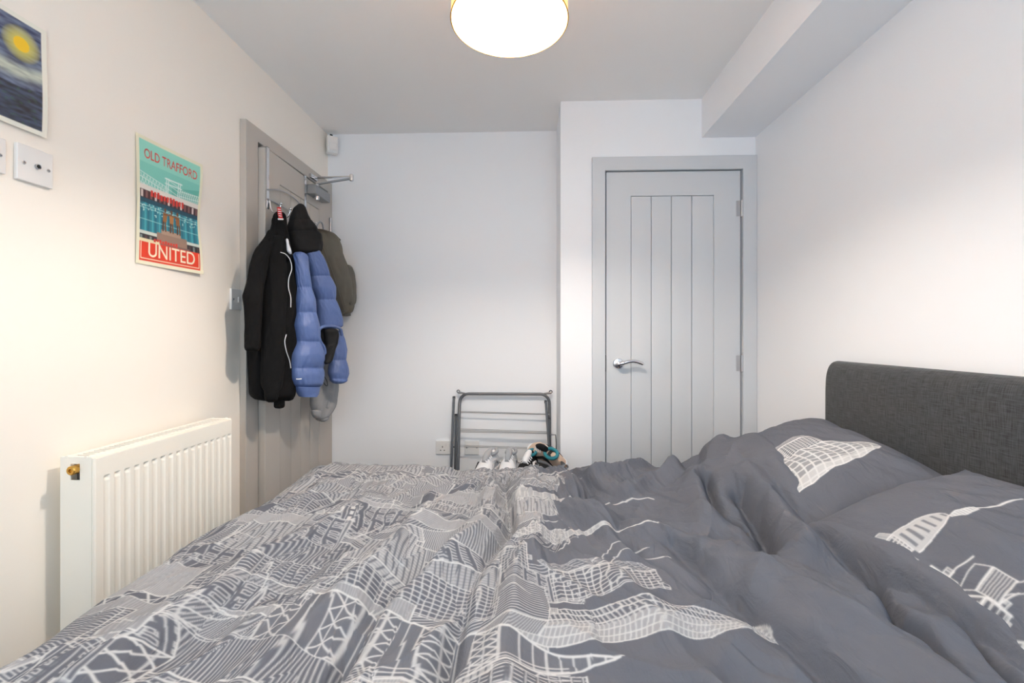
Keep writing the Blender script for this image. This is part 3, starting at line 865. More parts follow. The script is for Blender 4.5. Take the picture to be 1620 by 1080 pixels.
    ridge([(.335, 1.075), (.355, .99), (.372, .90), (.39, .808), (.43, .66), (.47, .5)], .026, -.022, .3)
    ridge([(.680, .985), (.657, .874), (.613, .795), (.594, .75), (.599, .72), (.583, .643), (.575, .5)], .009, -.024, .35)
    ridge([(.705, .90), (.665, .80), (.650, .70), (.64, .55)], .030, .006)
    ridge([(.722, .818), (.688, .768), (.645, .66), (.62, .56)], .006, -.015)
    ridge([(.605, 1.32), (.600, 1.22), (.575, 1.12), (.548, 1.03)], .020, -.040, .4)
    ridge([(.640, 1.36), (.640, 1.22), (.615, 1.08), (.59, .98)], .035, .024)
    ridge([(.560, 1.44), (.535, 1.33), (.52, 1.24), (.54, 1.17)], .014, -.030, .3)
    ridge([(.50, 1.62), (.53, 1.48), (.49, 1.30), (.44, 1.16)], .045, .022)
    ridge([(.655, 1.92), (.645, 1.76), (.60, 1.62), (.50, 1.50)], .022, -.010, .4)
    ridge([(.30, 1.42), (.40, 1.52), (.52, 1.60)], .030, .018)
    ridge([(.22, 1.60), (.34, 1.64), (.42, 1.74)], .035, .020)
    ridge([(.16, 1.72), (.20, 1.50), (.16, 1.36)], .022, -.016)
    ridge([(.12, 1.30), (.20, 1.12), (.22, 1.00)], .028, .018)
    ridge([(.26, 1.24), (.22, 1.12), (.24, 1.02)], .022, -.014)
    ridge([(.06, 1.02), (.16, .90), (.22, .76), (.26, .60)], .035, .020)
    ridge([(-.08, 1.60), (-.062, 1.35), (-.055, 1.16), (-.095, .99), (-.12, .86), (-.13, .64)], .020, -.026, .2)
    ridge([(-.14, 1.60), (-.12, 1.30), (-.13, 1.10), (-.17, .95)], .035, .018)
    ridge([(.00, 1.50), (.015, 1.22), (.0, 1.05), (-.03, .90), (-.03, .6)], .036, .020)
    ridge([(-.19, 1.02), (-.235, .93), (-.275, .80), (-.30, .62)], .022, -.028, .3)
    ridge([(-.28, 1.15), (-.31, .98), (-.36, .82), (-.40, .6)], .036, .026)
    ridge([(-.38, 1.20), (-.42, 1.02), (-.47, .86)], .025, -.020)
    ridge([(-.46, 1.35), (-.50, 1.12), (-.57, .90), (-.6, .6)], .040, .022)
    ridge([(-.58, 1.45), (-.63, 1.2), (-.68, 1.0)], .026, -.016)
    ridge([(-.30, 1.68), (-.34, 1.45), (-.40, 1.3)], .030, .014)
    # the quilt lies over whatever of the pillows reaches under it
    pg = PG.copy()
    for _ in range(1):
        pg = np.maximum.reduce([np.roll(pg, a_, ax) for a_ in (-1, 0, 1) for ax in (0, 1)])
    gxi = np.clip((X - 0.2) / .008, 0, 126.99); gyi = np.clip((T - 0.2) / .008, 0, 214.99)
    pg = np.where(pg < 0, 0.58, pg)
    for _ in range(4):
        pg = (pg + np.roll(pg, 1, 0) + np.roll(pg, -1, 0) + np.roll(pg, 1, 1) + np.roll(pg, -1, 1)) / 5
    xi_, yi_ = gxi.astype(int), gyi.astype(int); fx_, fy_ = gxi - xi_, gyi - yi_
    pz = (pg[yi_, xi_] * (1 - fx_) + pg[yi_, xi_ + 1] * fx_) * (1 - fy_) + (pg[yi_ + 1, xi_] * (1 - fx_) + pg[yi_ + 1, xi_ + 1] * fx_) * fy_
    k_ = 0.012; dlt = h - (pz + 0.010)
    h = np.where(S > .3, pz + 0.010 + 0.5 * (dlt + np.sqrt(dlt * dlt + k_ * k_)), h)
    # soft edges of the quilt: thins out towards the head edge
    de = xe[:, None] - S
    h -= 0.030 * np.exp(-(np.clip(de, 0, None) / .03) ** 1.3)
    Z = h - drop
    Z = np.where(Z < 0.16, 0.16 + 0.05 * np.exp((Z - 0.16) / .05) - 0.05, Z)
    X = X + wx * .3 * sm(0.02, .2, drop); Y = Y + wx * .3 * sm(0.02, .2, drop)
    fl = 0.014 * np.sin(T * 26 + 3 * wx * 20) * sm(0.06, .35, dz1)
    X -= fl
    X = np.maximum(X, -1.045)
    # head edge rolls under
    nR = 26
    ph = np.linspace(0, math.radians(165), nR)[1:]
    rr = 0.022
    ex_ = X[:, -1:] + rr * np.sin(ph)[None]; ez_ = Z[:, -1:] - rr * (1 - np.cos(ph))[None] * 1.25
    X = np.concatenate([X, ex_], 1); Z = np.concatenate([Z, ez_], 1); Y = np.concatenate([Y, np.repeat(Y[:, -1:], nR - 1, 1)], 1)
    # print follows the cloth, so it wanders with the folds
    g = np.gradient(h, axis=1) / np.gradient(S0, axis=1)
    pu = S + 0.012 * perlin(S / .15, T / .15, 31) + .010 * np.clip(g, -1.2, 1.2)
    pv = T + 0.016 * perlin(S / .14 + 4, T / .2, 33) + 0.25 * (h - 0.65)
    pr = CITY.sample((pu - PU0) * 1000, (pv - PV0) * 1000)
    pr = pr * (0.90 + .1 * perlin(S / .01, T / .01, 40)) * 0.76
    pr = np.concatenate([pr, np.zeros((len(t), nR - 1))], 1)
    o = grid_obj('duvet', np.stack([X, Y, Z], -1), M_BEDDING, attrs={'print': np.clip(pr, 0, 1)})
    return tag(o, 'rumpled dark grey duvet with white city skyline line print spread on bed', 'duvet')
duvet()
# ------------------------------------------------------------------ pendant lamp
lamp = thing('pendant_lamp', 'lit cream drum pendant lamp hanging from the ceiling', 'lamp', LAMP)
M_SHADE = shade_material()
R0, R1, HS = 0.151, 0.145, 0.19
lathe('lamp_shade', [(R0, 0), (R1, HS), (R1 - 0.002, HS), (R0 - 0.002, 0)], (0, 0, 0), M_SHADE, lamp, 'Z', 72, (False, False))
tube('rim', [(R0 * math.cos(a), R0 * math.sin(a), 0.001) for a in np.linspace(0, 2 * math.pi, 72, endpoint=False)], 0.002, M_BRASS, lamp, 6, True)
tube('top_ring', [(R1 * math.cos(a), R1 * math.sin(a), HS) for a in np.linspace(0, 2 * math.pi, 72, endpoint=False)], 0.0016, M_BRASS, lamp, 6, True)
M_GLOW = emission_material('lit_bulb', (1.0, 0.895, 0.78), LAMP_GLOW)
lathe('bulb', [(0.002, 0.048), (0.014, 0.050), (0.025, 0.058), (0.030, 0.072), (0.029, 0.086), (0.022, 0.102), (0.014, 0.118)], (0, 0, 0), M_GLOW, lamp, 'Z', 24)
for k in range(3):
    a = k * 2.094
    tube('spider_arm', [(0, 0, HS - 0.02), (R1 * math.cos(a), R1 * math.sin(a), HS)], 0.0018, M_WHITEMETAL, lamp, 6)
lathe('lamp_holder', [(0.014, 0.12), (0.018, 0.13), (0.018, 0.185), (0.008, 0.20)], (0, 0, 0), M_PLASTIC, lamp, 'Z', 20)
tube('cord', [(0, 0, 0.19), (0, 0, ZC - LAMP[2] - 0.02)], 0.0035, M_PLASTIC, lamp, 8)
lathe('ceiling_rose', [(0.012, -0.034), (0.038, -0.022), (0.046, -0.002), (0.046, 0.001)], (0, 0, ZC - LAMP[2] - 0.002), M_PLASTIC, lamp, 'Z', 28)

# ------------------------------------------------------------------ radiator on the left wall
RX0, RX1, RY0, RY1, RZ0, RZ1 = -1.178, -1.090, 1.104, 1.640, 0.235, 0.838
rad = thing('radiator', 'white panel radiator with vertical flutes and brass bleed valve on left wall', 'radiator', (RX0, (RY0 + RY1) / 2, RZ0))
def rl(x, y, z): return (x - RX0, y - (RY0 + RY1) / 2, z - RZ0)
yy = np.linspace(RY0 + 0.002, RY1 - 0.002, 560)
zz = np.concatenate([np.linspace(RZ0, RZ0 + 0.06, 16)[:-1], np.linspace(RZ0 + 0.06, RZ1 - 0.075, 12)[:-1], np.linspace(RZ1 - 0.075, RZ1 - 0.004, 72)])
YY, ZZ = np.meshgrid(yy, zz)
pitch = 0.0302; first = 1.139
kph = (YY - first) / pitch
kk_ = np.round(kph)
dg = np.abs(kph - kk_) * pitch
ing = (kk_ >= 0) & (kk_ <= 16)
groove = np.where(ing, np.clip(1 - (dg / 0.0088) ** 2, 0, 1) ** 0.7, 0)
fade = sm(RZ1 - 0.0545, RZ1 - 0.0570, ZZ) * sm(RZ0 + 0.04, RZ0 + 0.052, ZZ)
xx = RX1 - (0.0032 + 0.0045 * sm(RZ1 - 0.070, RZ1 - 0.060, ZZ)) * groove * fade
ed = np.minimum(np.minimum(YY - RY0, RY1 - YY), np.minimum(RZ1 - ZZ, ZZ - RZ0))
xx -= 0.004 * np.clip(1 - ed / 0.006, 0, 1) ** 2
grid_obj('front_panel', np.stack([xx - RX0, YY - (RY0 + RY1) / 2, ZZ - RZ0], -1), M_WHITEMETAL, rad)
box('panel_edge', rl(RX1 - 0.014, RY0 + 0.001, RZ0), rl(RX1 - 0.0105, RY1 - 0.001, RZ1 - 0.004), M_WHITEMETAL, rad, 0.001)
box('panel_rim', rl(RX1 - 0.0055, RY0 + 0.0005, RZ0), rl(RX1 - 0.002, RY0 + 0.004, RZ1 - 0.004), M_WHITEMETAL, rad, 0.001)
box('panel_rim', rl(RX1 - 0.012, RY1 - 0.004, RZ0), rl(RX1 - 0.0035, RY1 - 0.0005, RZ1 - 0.004), M_WHITEMETAL, rad, 0.001)
box('back_panel', rl(RX0, RY0 + 0.006, RZ0), rl(RX0 + 0.012, RY1 - 0.006, RZ1 - 0.006), M_WHITEMETAL, rad, 0.002)
us = [RX0 + 0.001, RX0 + 0.02, RX1 - 0.032, RX1 - 0.013]
vs_ = [RY0 + 0.003]
nsl = 34
for k in range(nsl):
    a = RY0 + 0.016 + (RY1 - RY0 - 0.032) * k / nsl
    vs_ += [a, a + 0.0085]
vs_.append(RY1 - 0.003)
us = [u - RX0 for u in us]; vs_ = [v - (RY0 + RY1) / 2 for v in vs_]
plate('top_grille', us, vs_, [(i, j) for i in range(3) for j in range(len(vs_) - 1) if not (i == 1 and j % 2 == 1)], RZ1 - 0.004 - RZ0, RZ1 - RZ0 - 0.001, (0, 1, 2), M_WHITEMETAL, rad)
for y0, y1 in ((RY0, RY0 + 0.003), (RY1 - 0.003, RY1)):
    sp = plate('side_panel', [RX0 - RX0, 0.027, 0.051, RX1 - 0.006 - RX0], [0, RZ1 - 0.058 - RZ0, RZ1 - 0.017 - RZ0, RZ1 - RZ0],
               [(i, j) for i in range(3) for j in range(3) if (i, j) != (1, 1)], y0 - (RY0 + RY1) / 2, y1 - (RY0 + RY1) / 2, (0, 2, 1), M_WHITEMETAL, rad)
    for xq in (0.012, 0.062):
        box('clip', (xq, y0 - (RY0 + RY1) / 2 - 0.0004, RZ1 - RZ0 - 0.003), (xq + 0.008, y1 - (RY0 + RY1) / 2 + 0.0004, RZ1 - RZ0 + 0.0025), M_WHITEMETAL, sp, 0.0006)
box('convector', rl(RX0 + 0.013, RY0 + 0.03, RZ0 + 0.05), rl(RX1 - 0.02, RY1 - 0.03, RZ1 - 0.05), M_GREYMETAL, rad)
lathe('bleed_valve', [(0.0115, 0.03), (0.0115, -0.010), (0.0095, -0.012), (0.0045, -0.012), (0.004, -0.008)], rl(-1.138, RY0 - 0.002, RZ1 - 0.031), M_BRASS, rad, 'Y', 18)
for y in (RY0 + 0.1, RY1 - 0.1):
    box('bracket', rl(XL + 0.001, y - 0.015, RZ0 + 0.05), rl(RX0 + 0.001, y + 0.015, RZ1 - 0.08), M_WHITEMETAL, rad, 0.002)
tube('pipe', [rl(-1.135, RY1 - 0.03, RZ0 + 0.03), rl(-1.135, RY1 - 0.03, 0.0)], 0.0075, M_WHITEMETAL, rad, 12)

# ------------------------------------------------------------------ posters and plates on the left wall
def poster(name, label, y0, y1, z0, z1, cv, curl):
    ny, nz = int((y1 - y0) * 800) + 1, int((z1 - z0) * 800) + 1
    a, b = np.meshgrid(np.linspace(0, 1, ny), np.linspace(0, 1, nz))
    o = tag(grid_obj(name, np.stack([0.0035 + curl(a, b), a * (y1 - y0), b * (z1 - z0)], -1), M_PAPER, None,
                     attrs={'ink': cv.sample(a * (cv.w - 1) + .5, b * (cv.h - 1) + .5)}), label, 'poster')
    o.location = (XL, y0, z0)
    return o
def stadium_poster():
    W_, H_ = 272, 400
    c = Canvas(W_, H_, 3, srgb(236, 232, 206))
    k = lambda *v: np.array(srgb(*v), np.float32)
    P = lambda x0, t0, x1, t1, col: c.poly([(x0, H_ - t0), (x1, H_ - t0), (x1, H_ - t1), (x0, H_ - t1)], col)
    Lp = lambda pts, w, col: c.line([(x, H_ - t_) for x, t_ in pts], w, col)
    P(12, 12, 260, 330, k(140, 210, 196)); P(12, 80, 260, 330, k(122, 198, 186))
    c.poly([(140, H_ - 128), (260, H_ - 100), (260, H_ - 170), (140, H_ - 170)], k(96, 178, 166))
    # roof truss
    wht = k(226, 240, 236)
    for x in (118, 126, 168, 176): Lp([(x, 102), (x - 4, 196)], 3, wht)
    Lp([(112, 104), (182, 104)], 4, wht); Lp([(112, 120), (182, 120)], 3, wht)
    for i in range(6): Lp([(118, 104 + i * 15), (176, 119 + i * 15)], 1.6, wht)
    for y in (112, 128, 146): Lp([(12, y), (118, y + 20)], 1.8, wht); Lp([(260, y + 10), (176, y + 16)], 1.8, wht)
    for i in range(9):
        x = 16 + i * 12; Lp([(x, 118 + i * 2), (x + 12, 150 + i * 2)], 1.5, wht); Lp([(x + 12, 118 + i * 2), (x, 150 + i * 2)], 1.5, wht)
        x = 178 + i * 9; Lp([(x, 122), (x + 9, 158)], 1.5, wht); Lp([(x + 9, 122), (x, 158)], 1.5, wht)
    # stand: white fascia, dark glazing, red sign, teal glass front
    P(12, 150, 260, 172, k(224, 220, 214)); P(12, 166, 260, 192, k(60, 32, 40))
    r = random.Random(4)
    for i in range(14): P(16 + i * 18, 168, 24 + i * 18, 190, k(120, 84, 84) if i % 3 else k(214, 200, 196))
    for i in range(11):
        x = 54 + i * 13; P(x, 162 + r.uniform(-2, 3), x + 9, 182 + r.uniform(-3, 3), k(206, 52, 40))
    P(12, 192, 260, 300, k(40, 128, 148))
    P(12, 192, 260, 206, k(28, 72, 92))
    for i in range(18):
        x = 14 + i * 14; P(x, 206, x + 8, 296, k(66, 156, 172) if i % 2 else k(34, 104, 126)); Lp([(x, 194), (x, 298)], 1.2, k(20, 62, 78))
    for y in (214, 222, 258): Lp([(12, y), (260, y + 2)], 1.6, k(164, 214, 216))
    for _ in range(60): x = r.uniform(14, 250); y = r.uniform(206, 240); P(x, y, x + 4, y + 3, k(190, 224, 220))
    P(12, 294, 260, 304, k(206, 214, 206)); P(12, 304, 260, 332, k(44, 42, 48))
    for i in range(14): x = 14 + i * 18; P(x, 308, x + 8, 330, k(84, 58, 60) if i % 2 else k(128, 138, 136))
    # bronze trio on a plinth, drawn as plain figures
    P(78, 288, 204, 330, k(148, 122, 108)); P(96, 276, 178, 290, k(170, 142, 124)); P(70, 320, 214, 332, k(120, 98, 92))
    for x, lean, cb in ((108, 4, k(150, 98, 52)), (139, 0, k(172, 116, 62)), (169, -4, k(140, 88, 46))):
        c.poly([(x - 8, H_ - 280), (x - 2, H_ - 280), (x, H_ - 244), (x - 7, H_ - 244)], k(84, 54, 30))
        c.poly([(x + 3, H_ - 280), (x + 9, H_ - 280), (x + 8, H_ - 244), (x + 1, H_ - 244)], k(110, 70, 38))
        c.poly([(x - 7 + lean * .5, H_ - 248), (x + 8 + lean * .5, H_ - 248), (x + 10 + lean, H_ - 219), (x - 8 + lean, H_ - 217)], cb)
        c.poly([(x + lean + 5.5 * math.cos(a) + 1, H_ - 210 + 7 * math.sin(a)) for a in np.linspace(0, 6.28, 14)], k(104, 64, 36))
    Lp([(108, 224), (139, 220), (169, 225)], 5, k(120, 76, 42))
    # red band with lettering
    P(12, 326, 260, 388, k(216, 60, 34)); P(12, 318, 90, 328, k(234, 220, 180))
    for i in range(9): x = 66 + i * 11; P(x, 312 + r.uniform(-2, 2), x + 8, 322 + r.uniform(-2, 2), k(206, 58, 44))
    crm = k(244, 232, 204)
    Lp([(18, 330), (18, 380), (254, 380), (254, 330)], 2.4, crm)
    c.text('UNITED', 46, H_ - 372, 44, 190, crm, 0.004)
    c.text('OLD TRAFFORD', 30, H_ - 66, 30, 216, k(196, 56, 50), 0.012)
    c.blur(0.6)
    return c
poster('poster', 'green and red stadium poster reading OLD TRAFFORD UNITED on left wall', 1.354, 1.626, 1.366, 1.768, stadium_poster(),
       lambda a, b: 0.012 * a ** 2 * (0.5 + 0.5 * np.sin(b * 7.5 + 1.0)) + 0.004 * np.abs(np.sin(b * 3.1)) * (1 - a) ** 3 + 0.004 * (b < .03) * a)
def night_poster():
    W_, H_ = 372, 268
    c = Canvas(W_, H_, 3, srgb(236, 234, 222))
    k = lambda *v: np.array(srgb(*v), np.float32)
    X, Y = np.meshgrid(np.arange(W_), np.arange(H_)); T_ = 1 - Y / H_
    n = perlin(X / 46 + 2 * T_, Y / 9, 50) + .6 * perlin(X / 20, Y / 5, 51)
    sky = k(40, 52, 88) + (k(102, 116, 144) - k(40, 52, 88)) * np.clip(.45 + n * 1.1, 0, 1)[..., None]
    hill = k(18, 24, 40) + (k(58, 74, 104) - k(18, 24, 40)) * np.clip(.45 + n * 1.2, 0, 1)[..., None]
    gr = np.clip(perlin(X / 12, Y / 8, 55) * 2 - .35, 0, 1)[..., None] * .8
    hill = hill * (1 - gr) + k(48, 92, 66) * gr
    ridge_ = 0.63 - 0.05 * np.sin(X / 70 + 2.0) + .02 * np.sin(X / 23)
    cl = np.exp(-((T_ - ridge_ + .13) / .055) ** 2)[..., None] * np.clip(.85 + n * .5, 0, 1)[..., None]
    img = np.where((T_ < ridge_)[..., None], sky * (1 - cl) + k(196, 206, 190) * cl, hill)
    dm = np.hypot(X - 316, Y - 200)
    ha = np.clip(1 - (dm / 42), 0, 1)[..., None] ** .7
    img = img * (1 - ha) + k(222, 214, 96) * ha
    ms = (dm < 17)[..., None]; img = np.where(ms, k(236, 196, 36), img)
    m = 12
    c.a[m:-m, m:-m] = img[m:-m, m:-m]
    c.blur(0.6)
    return c
poster('poster', 'blue night landscape poster with a yellow moon, above the aerial plate', 0.722, 1.092, 1.634, 1.901, night_poster(),
       lambda a, b: 0.002 + 0.003 * a ** 4 + 0.002 * np.sin(b * 5))

def wall_plate(name, label, cat, y, z, wy, hz, extras):
    r = thing(name, label, cat, (XL, y, z))
    box('face_plate', (0.0005, -wy / 2, -hz / 2), (0.010, wy / 2, hz / 2), M_PLASTIC, r, 0.003, 3)
    extras(r); return r
def screw(r, y, z=0.0):
    s_ = lathe('screw', [(0.0042, 0.0095), (0.0042, 0.0108), (0.003, 0.0112)], (0, y, z), M_STEEL, r, 'X', 14)
    box('slot', (0.0108, y - 0.0034, z - 0.0005), (0.01135, y + 0.0034, z + 0.0005), M_DARK, s_)
def aerial(r):
    screw(r, -0.026); screw(r, 0.029)
    lathe('coaxial_socket', [(0.0065, 0.0095), (0.0065, 0.0145), (0.0045, 0.0145), (0.004, 0.011)], (0, 0.003, 0), M_STEEL, r, 'X', 18)
    lathe('coaxial_hole', [(0.004, 0.0105), (0.004, 0.0112)], (0, 0.003, 0), M_DARK, r, 'X', 14)
wall_plate('aerial_plate', 'white aerial socket plate with central dark coaxial hole and two screws', 'socket', 1.065, 1.555, 0.081, 0.086, aerial)
wall_plate('blank_plate', 'white plate at the left edge of photo beside the aerial socket', 'socket', 0.962, 1.553, 0.081, 0.080, lambda r: (screw(r, -0.028), screw(r, 0.028)))
def rocker(r):
    q = box('rocker', (0.009, -0.006, -0.011), (0.0135, 0.006, 0.011), M_PLASTIC, r, 0.002)
    screw(r, -0.033); screw(r, 0.033)
wall_plate('light_switch', 'white light switch half hidden behind the black hoodie', 'switch', 1.842, 1.290, 0.092, 0.086, rocker)

# sockets low on the far wall
sk = thing('socket_outlet', 'white double power socket low on far wall behind the airer leg', 'socket', (-0.477, YF, 0.474))
box('face_plate', (-0.073, -0.010, -0.040), (0.073, -0.0005, 0.040), M_PLASTIC, sk, 0.003, 3)
for s in (-1, 1):
    for dx, dz, ww, hh in ((0, 0.004, 0.003, 0.008), (-0.011, -0.016, 0.006, 0.003), (0.011, -0.016, 0.006, 0.003)):
        box('pin_hole', (s * 0.034 + dx - ww / 2 - .0008, -0.0106, dz - hh / 2 - .0008), (s * 0.034 + dx + ww / 2 + .0008, -0.0098, dz + hh / 2 + .0008), M_DARK, sk)
    box('rocker', (s * 0.012 - 0.006, -0.0135, 0.010), (s * 0.012 + 0.006, -0.009, 0.030), M_PLASTIC, sk, 0.0015)
bp_ = thing('blank_plate', 'white blank wall plate low on far wall right of the power socket', 'socket', (-0.336, YF, 0.474))
box('face_plate', (-0.043, -0.010, -0.040), (0.043, -0.0005, 0.040), M_PLASTIC, bp_, 0.003, 3)
for s in (-1, 1):
    lathe('screw', [(0.004, -0.0095), (0.004, -0.0108)], (s * 0.03, 0, 0), M_STEEL, bp_, 'Y', 12)

# motion sensor in the far left corner
ms = thing('motion_sensor', 'small white motion sensor in the corner under the ceiling', 'sensor', (-1.160, 2.652, 2.215), math.radians(38))
box('sensor_body', (-0.030, -0.018, 0.0), (0.030, 0.024, 0.100), M_PLASTIC, ms, 0.010, 4)
box('lens', (-0.021, -0.0225, 0.018), (0.021, -0.014, 0.060), M_PLASTIC, ms, 0.006, 3)
box('mount', (-0.012, 0.018, 0.03), (0.012, 0.05, 0.112), M_PLASTIC, ms, 0.003)
box('cable_entry', (-0.010, 0.004, 0.098), (0.004, 0.018, 0.116), M_DARK, ms, 0.002)

# ------------------------------------------------------------------ door closer and over-door hook rack
def on_door(y): return nearP.x + (hingeP.x - nearP.x) * (y - nearP.y) / (hingeP.y - nearP.y)
dc = thing('door_closer', 'silver door closer with folding arm on top of the grey room door', 'door closer', (-1.13, 2.42, 1.94))
def dl(p): return (p[0] + 1.13, p[1] - 2.42, p[2] - 1.94)
box('closer_body', dl((-1.164, 2.345, 1.884)), dl((-1.112, 2.520, 1.934)), M_SILVERPAINT, dc, 0.008, 3)
lathe('spindle', [(0.011, -0.052), (0.013, -0.036), (0.013, -0.028)], dl((-1.130, 2.395, 1.917)), M_CHROME, dc, 'Z', 18)
lathe('spindle', [(0.010, 0.015), (0.010, 0.033)], dl((-1.130, 2.395, 1.917)), M_STEEL, dc, 'Z', 18)
elbow = (-0.955, 2.425, 1.988)
def bar_between(bm, p, q, wd, ht):
    p, q = Vector(p), Vector(q); d = q - p
    M_ = Matrix.Translation(p) @ d.to_track_quat('X', 'Z').to_matrix().to_4x4()
    add_box(bm, (0, -wd / 2, -ht / 2), (d.length, wd / 2, ht / 2), 0.0015, 2, M_)
for nm, p, q in (('arm', (-1.130, 2.395, 1.950), elbow), ('arm', (-1.172, 2.44, 2.000), (elbow[0], elbow[1], elbow[2] + 0.010))):
    bmx = bmesh.new(); bar_between(bmx, dl(p), dl(q), 0.018, 0.007); bm_obj(nm, bmx, M_SILVERPAINT if p[0] > -1.15 else M_CHROME, dc)
lathe('pivot', [(0.004, -0.016), (0.011, -0.012), (0.011, 0.018), (0.007, 0.023)], dl(elbow), M_CHROME, dc, 'Z', 20)
box('frame_shoe', dl((-1.1805, 2.405, 1.992)), dl((-1.165, 2.475, 2.012)), M_CHROME, dc, 0.003)

hk = thing('hook_rack', 'chrome over-door hook rack hung on the grey room door', 'rack', (-1.145, 2.15, 1.70))
def hl(p): return (p[0] + 1.145, p[1] - 2.15, p[2] - 1.70)
Y1_, Y2_ = 1.968, 2.325
dtop = 1.9735
for y in (Y1_, Y2_):
    xf = on_door(y)
    bmx = bmesh.new()
    add_box(bmx, hl((xf + 0.0012, y - 0.010, 1.70)), hl((xf + 0.0042, y + 0.010, dtop)), 0.0008)
    add_box(bmx, hl((xf - 0.041, y - 0.010, dtop - 0.003)), hl((xf + 0.0042, y + 0.010, dtop)), 0.0008)
    add_box(bmx, hl((xf - 0.041, y - 0.010, dtop - 0.03)), hl((xf - 0.038, y + 0.010, dtop)), 0.0008)
    bm_obj('strap', bmx, M_CHROME, hk)
xo = lambda y: on_door(y) + 0.008
tube('arch_bar', [hl((xo(y), y, 1.778 + 0.042 * math.sin(math.pi * (y - Y1_ + .02) / (Y2_ - Y1_ + .04)))) for y in np.linspace(Y1_ - .02, Y2_ + .02, 24)], 0.0032, M_STEEL, hk, 8)
tube('hook_bar', [hl((xo(y), y, 1.742)) for y in np.linspace(Y1_ - .012, Y2_ + .012, 6)], 0.0032, M_STEEL, hk, 8)
HOOKS = [1.972, 2.058, 2.145, 2.232, 2.320]
for y in HOOKS:
    x = xo(y)
    ho = tube('hook', [hl(p) for p in spline([(x, y, 1.745), (x + .004, y, 1.715), (x + .014, y, 1.688), (x + .036, y, 1.686), (x + .048, y, 1.706), (x + .052, y, 1.722)], 5)], 0.0028, M_CHROME, hk, 8)
    bmx = bmesh.new(); bmesh.ops.create_uvsphere(bmx, u_segments=14, v_segments=10, radius=0.0065, matrix=Matrix.Translation(Vector(hl((x + .052, y, 1.724)))))
    bm_obj('ball_tip', bmx, M_CHROME, ho)

